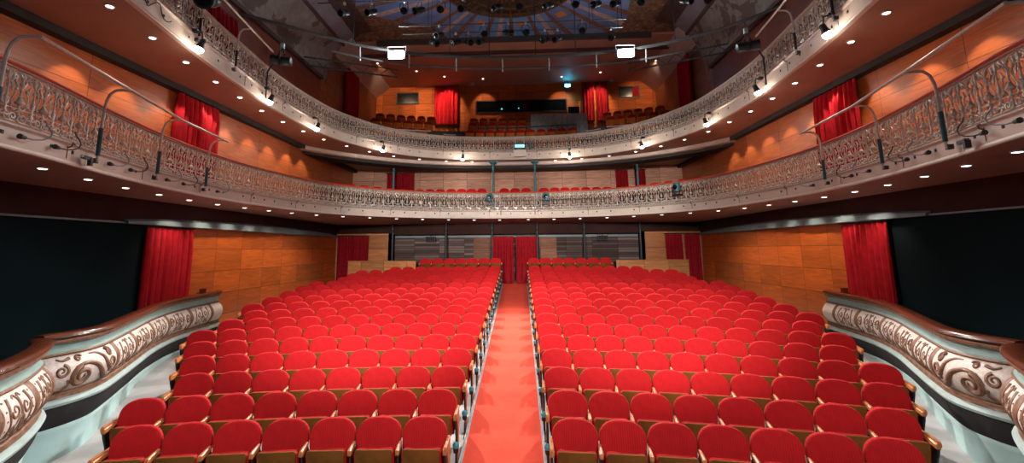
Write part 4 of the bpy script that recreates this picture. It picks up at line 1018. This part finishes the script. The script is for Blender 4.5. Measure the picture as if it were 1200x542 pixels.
# bright lamps: two floodlights on the truss, one cyan spot in the gallery
def flood(x, y, z, label, mat, k=1.0):
    r = thing('floodlight', (x, y, z)); tag(r, label, 'floodlight')
    mb = MB(); mb.loft([[(-.20*k*f, yy, -.10*k*f), (.20*k*f, yy, -.10*k*f), (.20*k*f, yy, .10*k*f), (-.20*k*f, yy, .10*k*f)] for yy, f in ((.14,.6),(.10,.9),(-.02,1.05))]); mb.build('housing', M['black_metal'], r, 0)
    mb = MB(); mb.loft([[(a*k, yy, b*k) for a, b in rrect(.38, .20, .05)] for yy in (-.022, -.035)]); mb.build('lamp_face', mat, r, 30)
    mb = MB(); mb.tube([(-.22*k,.04,0),(-.22*k,.04,.22*k),(.22*k,.04,.22*k),(.22*k,.04,0)], .014, 6); mb.build('bracket', M['steel'], r)
flood(-4.05, 15.12, 9.66, 'bright white floodlight on the curved truss, left one', M['lamp_flood'], 1.5); flood(4.15, 15.7, 9.72, 'bright white floodlight on the curved truss, right one', M['lamp_flood'], 1.5)
mb = MB(); mb.tube([(3.15, 25.64, 12.30), (3.15, 25.64, 12.5)], .02, 6); tag(mb.build('lamp_stem', M['black_metal']), 'short black stem holding the cyan spotlight to the gallery ceiling', 'stem')
flood(3.15, 25.6, 12.2, 'cyan spotlight under the gallery ceiling by the dark red curtain', M['lamp_cyan'], .8)

# ------------------------------------------------------------------ light
def spot(p, to, e, c, size, blend=.6, r=.08):
    l = bpy.data.lights.new('spot', 'SPOT'); l.energy = e; l.color = c; l.spot_size = math.radians(size); l.spot_blend = blend; l.shadow_soft_size = r
    o = bpy.data.objects.new('spot_lamp', l); COL.objects.link(o); o.location = p; d = Vector(to)-Vector(p); o.rotation_euler = d.to_track_quat('-Z', 'Y').to_euler(); return o
def point(p, e, c, r=.1):
    l = bpy.data.lights.new('point', 'POINT'); l.energy = e; l.color = c; l.shadow_soft_size = r; o = bpy.data.objects.new('point_lamp', l); COL.objects.link(o); o.location = p; return o
def area(p, to, e, c, sx, sy):
    l = bpy.data.lights.new('area', 'AREA'); l.energy = e; l.color = c; l.shape = 'RECTANGLE'; l.size = sx; l.size_y = sy
    o = bpy.data.objects.new('area_lamp', l); COL.objects.link(o); o.location = p; d = Vector(to)-Vector(p); o.rotation_euler = d.to_track_quat('-Z', 'Y').to_euler(); return o
WARM, WHITE, COOL = (1,.80,.62), (1,.93,.86), (.78,.95,1)
AIM = [((5.4,6.8,.3),1300,36), ((1.0,7.0,.2),500,46), ((0.5,13.5,.8),500,80), ((0,10.5,.5),300,85), ((0,10,.5),250,85)]
for i, (w, n) in enumerate(BULB):
    j = i if i < 5 else 9-i; s = 1 if i < 5 else -1; (ax, ay, az), e, sz = AIM[j]
    point(w, 14, WARM, .06)
    spot(w+n*.03, (ax*s, ay, az), e*(1.8 if i == 9 else .55 if i == 0 else 1), COOL if j == 0 else WHITE, sz, .9, .07)
for x, y, z in ((-4.05,15.02,9.64),(4.15,15.6,9.70)):
    spot((x,y,z), (x*.25,9.0,1), 6800, WHITE, 78, .6, .08); point((x,y-.2,z), 110, COOL, .12)
spot((3.15,25.5,12.2), (3.2,25.9,10.6), 90, (.3,.8,1), 120, 1, .1)
# stage lamps above and behind the camera, lighting the house
for x in (-4.6, 0, 4.6): spot((x*.25,0.4,5.5), (x,20,5.9), 5200, WHITE, 20, .6, .3)
for s in (-1, 1):
    spot((s*1.8,.3,5.0), (s*2.6,13.6,1.6), 7300, WHITE, 45, 1, .15); spot((s*1.8,.3,5.2), (s*2.4,8.0,.8), 1150, WHITE, 76, 1, .15)
area((0,-1.0,6.2), (0,10,2.0), 60, COOL, 5, 1.2)
# downlights over the lower balcony that scallop the veneer, and in the gallery
for o in list(COL.objects):
    if o.get('category') == 'downlight':
        x, y, z = o.location
        if 'upper balcony' in o['label']:
            if abs(x) > 5.5 and 7.5 < y < 18: g = 1 if x > 0 else -1; spot((g*7.82, y, z-.03), (g*8.0, y, z-2.0), 75, WARM, 80, .35, .03)
        elif 'gallery' in o['label']: spot((x, y, z-.03), (x, 26.0, 11.15), 520 if abs(x) > 3 else 160, (1,.66,.40), 62, .6, .05)
        elif abs(x) > 6.3 and y > 10: g = 1 if x > 0 else -1; spot((x, y, z-.03), (g*8.3, y, z-2.6), 115, WARM, 88, .9, .05)
        elif y > 15: spot((x, y, z-.03), (x, y+.8, 0), 25, WARM, 120, .8, .05)
w = bpy.data.worlds.new('dim_house'); sc.world = w; w.use_nodes = True
w.node_tree.nodes['Background'].inputs[0].default_value = (.5,.6,.7,1); w.node_tree.nodes['Background'].inputs[1].default_value = .12

# ------------------------------------------------------------------ camera
cam = bpy.data.cameras.new('camera'); co = bpy.data.objects.new('camera', cam); COL.objects.link(co); sc.camera = co
cam.sensor_width = 36; cam.sensor_fit = 'HORIZONTAL'; cam.lens = 533.333/1200*36
co.location = (.27, 0, 2.80)
co.rotation_euler = (Matrix.Rotation(.0578, 3, 'Z') @ Matrix.Rotation(PI/2+.1614, 3, 'X') @ Matrix.Rotation(-.006, 3, 'Z')).to_euler()
cam.shift_x = (600-578.35)/1200; cam.shift_y = (205.13-271)/1200; cam.clip_start = .05; cam.clip_end = 200
vs = sc.view_settings; vs.view_transform = 'Standard'; vs.look = 'None'; vs.gamma = 1; vs.exposure = 0; vs.use_curve_mapping = False
for (s, kind), (t, u) in protos.items():
    if not u:
        for ch in list(t.children): bpy.data.objects.remove(ch)
        bpy.data.objects.remove(t)
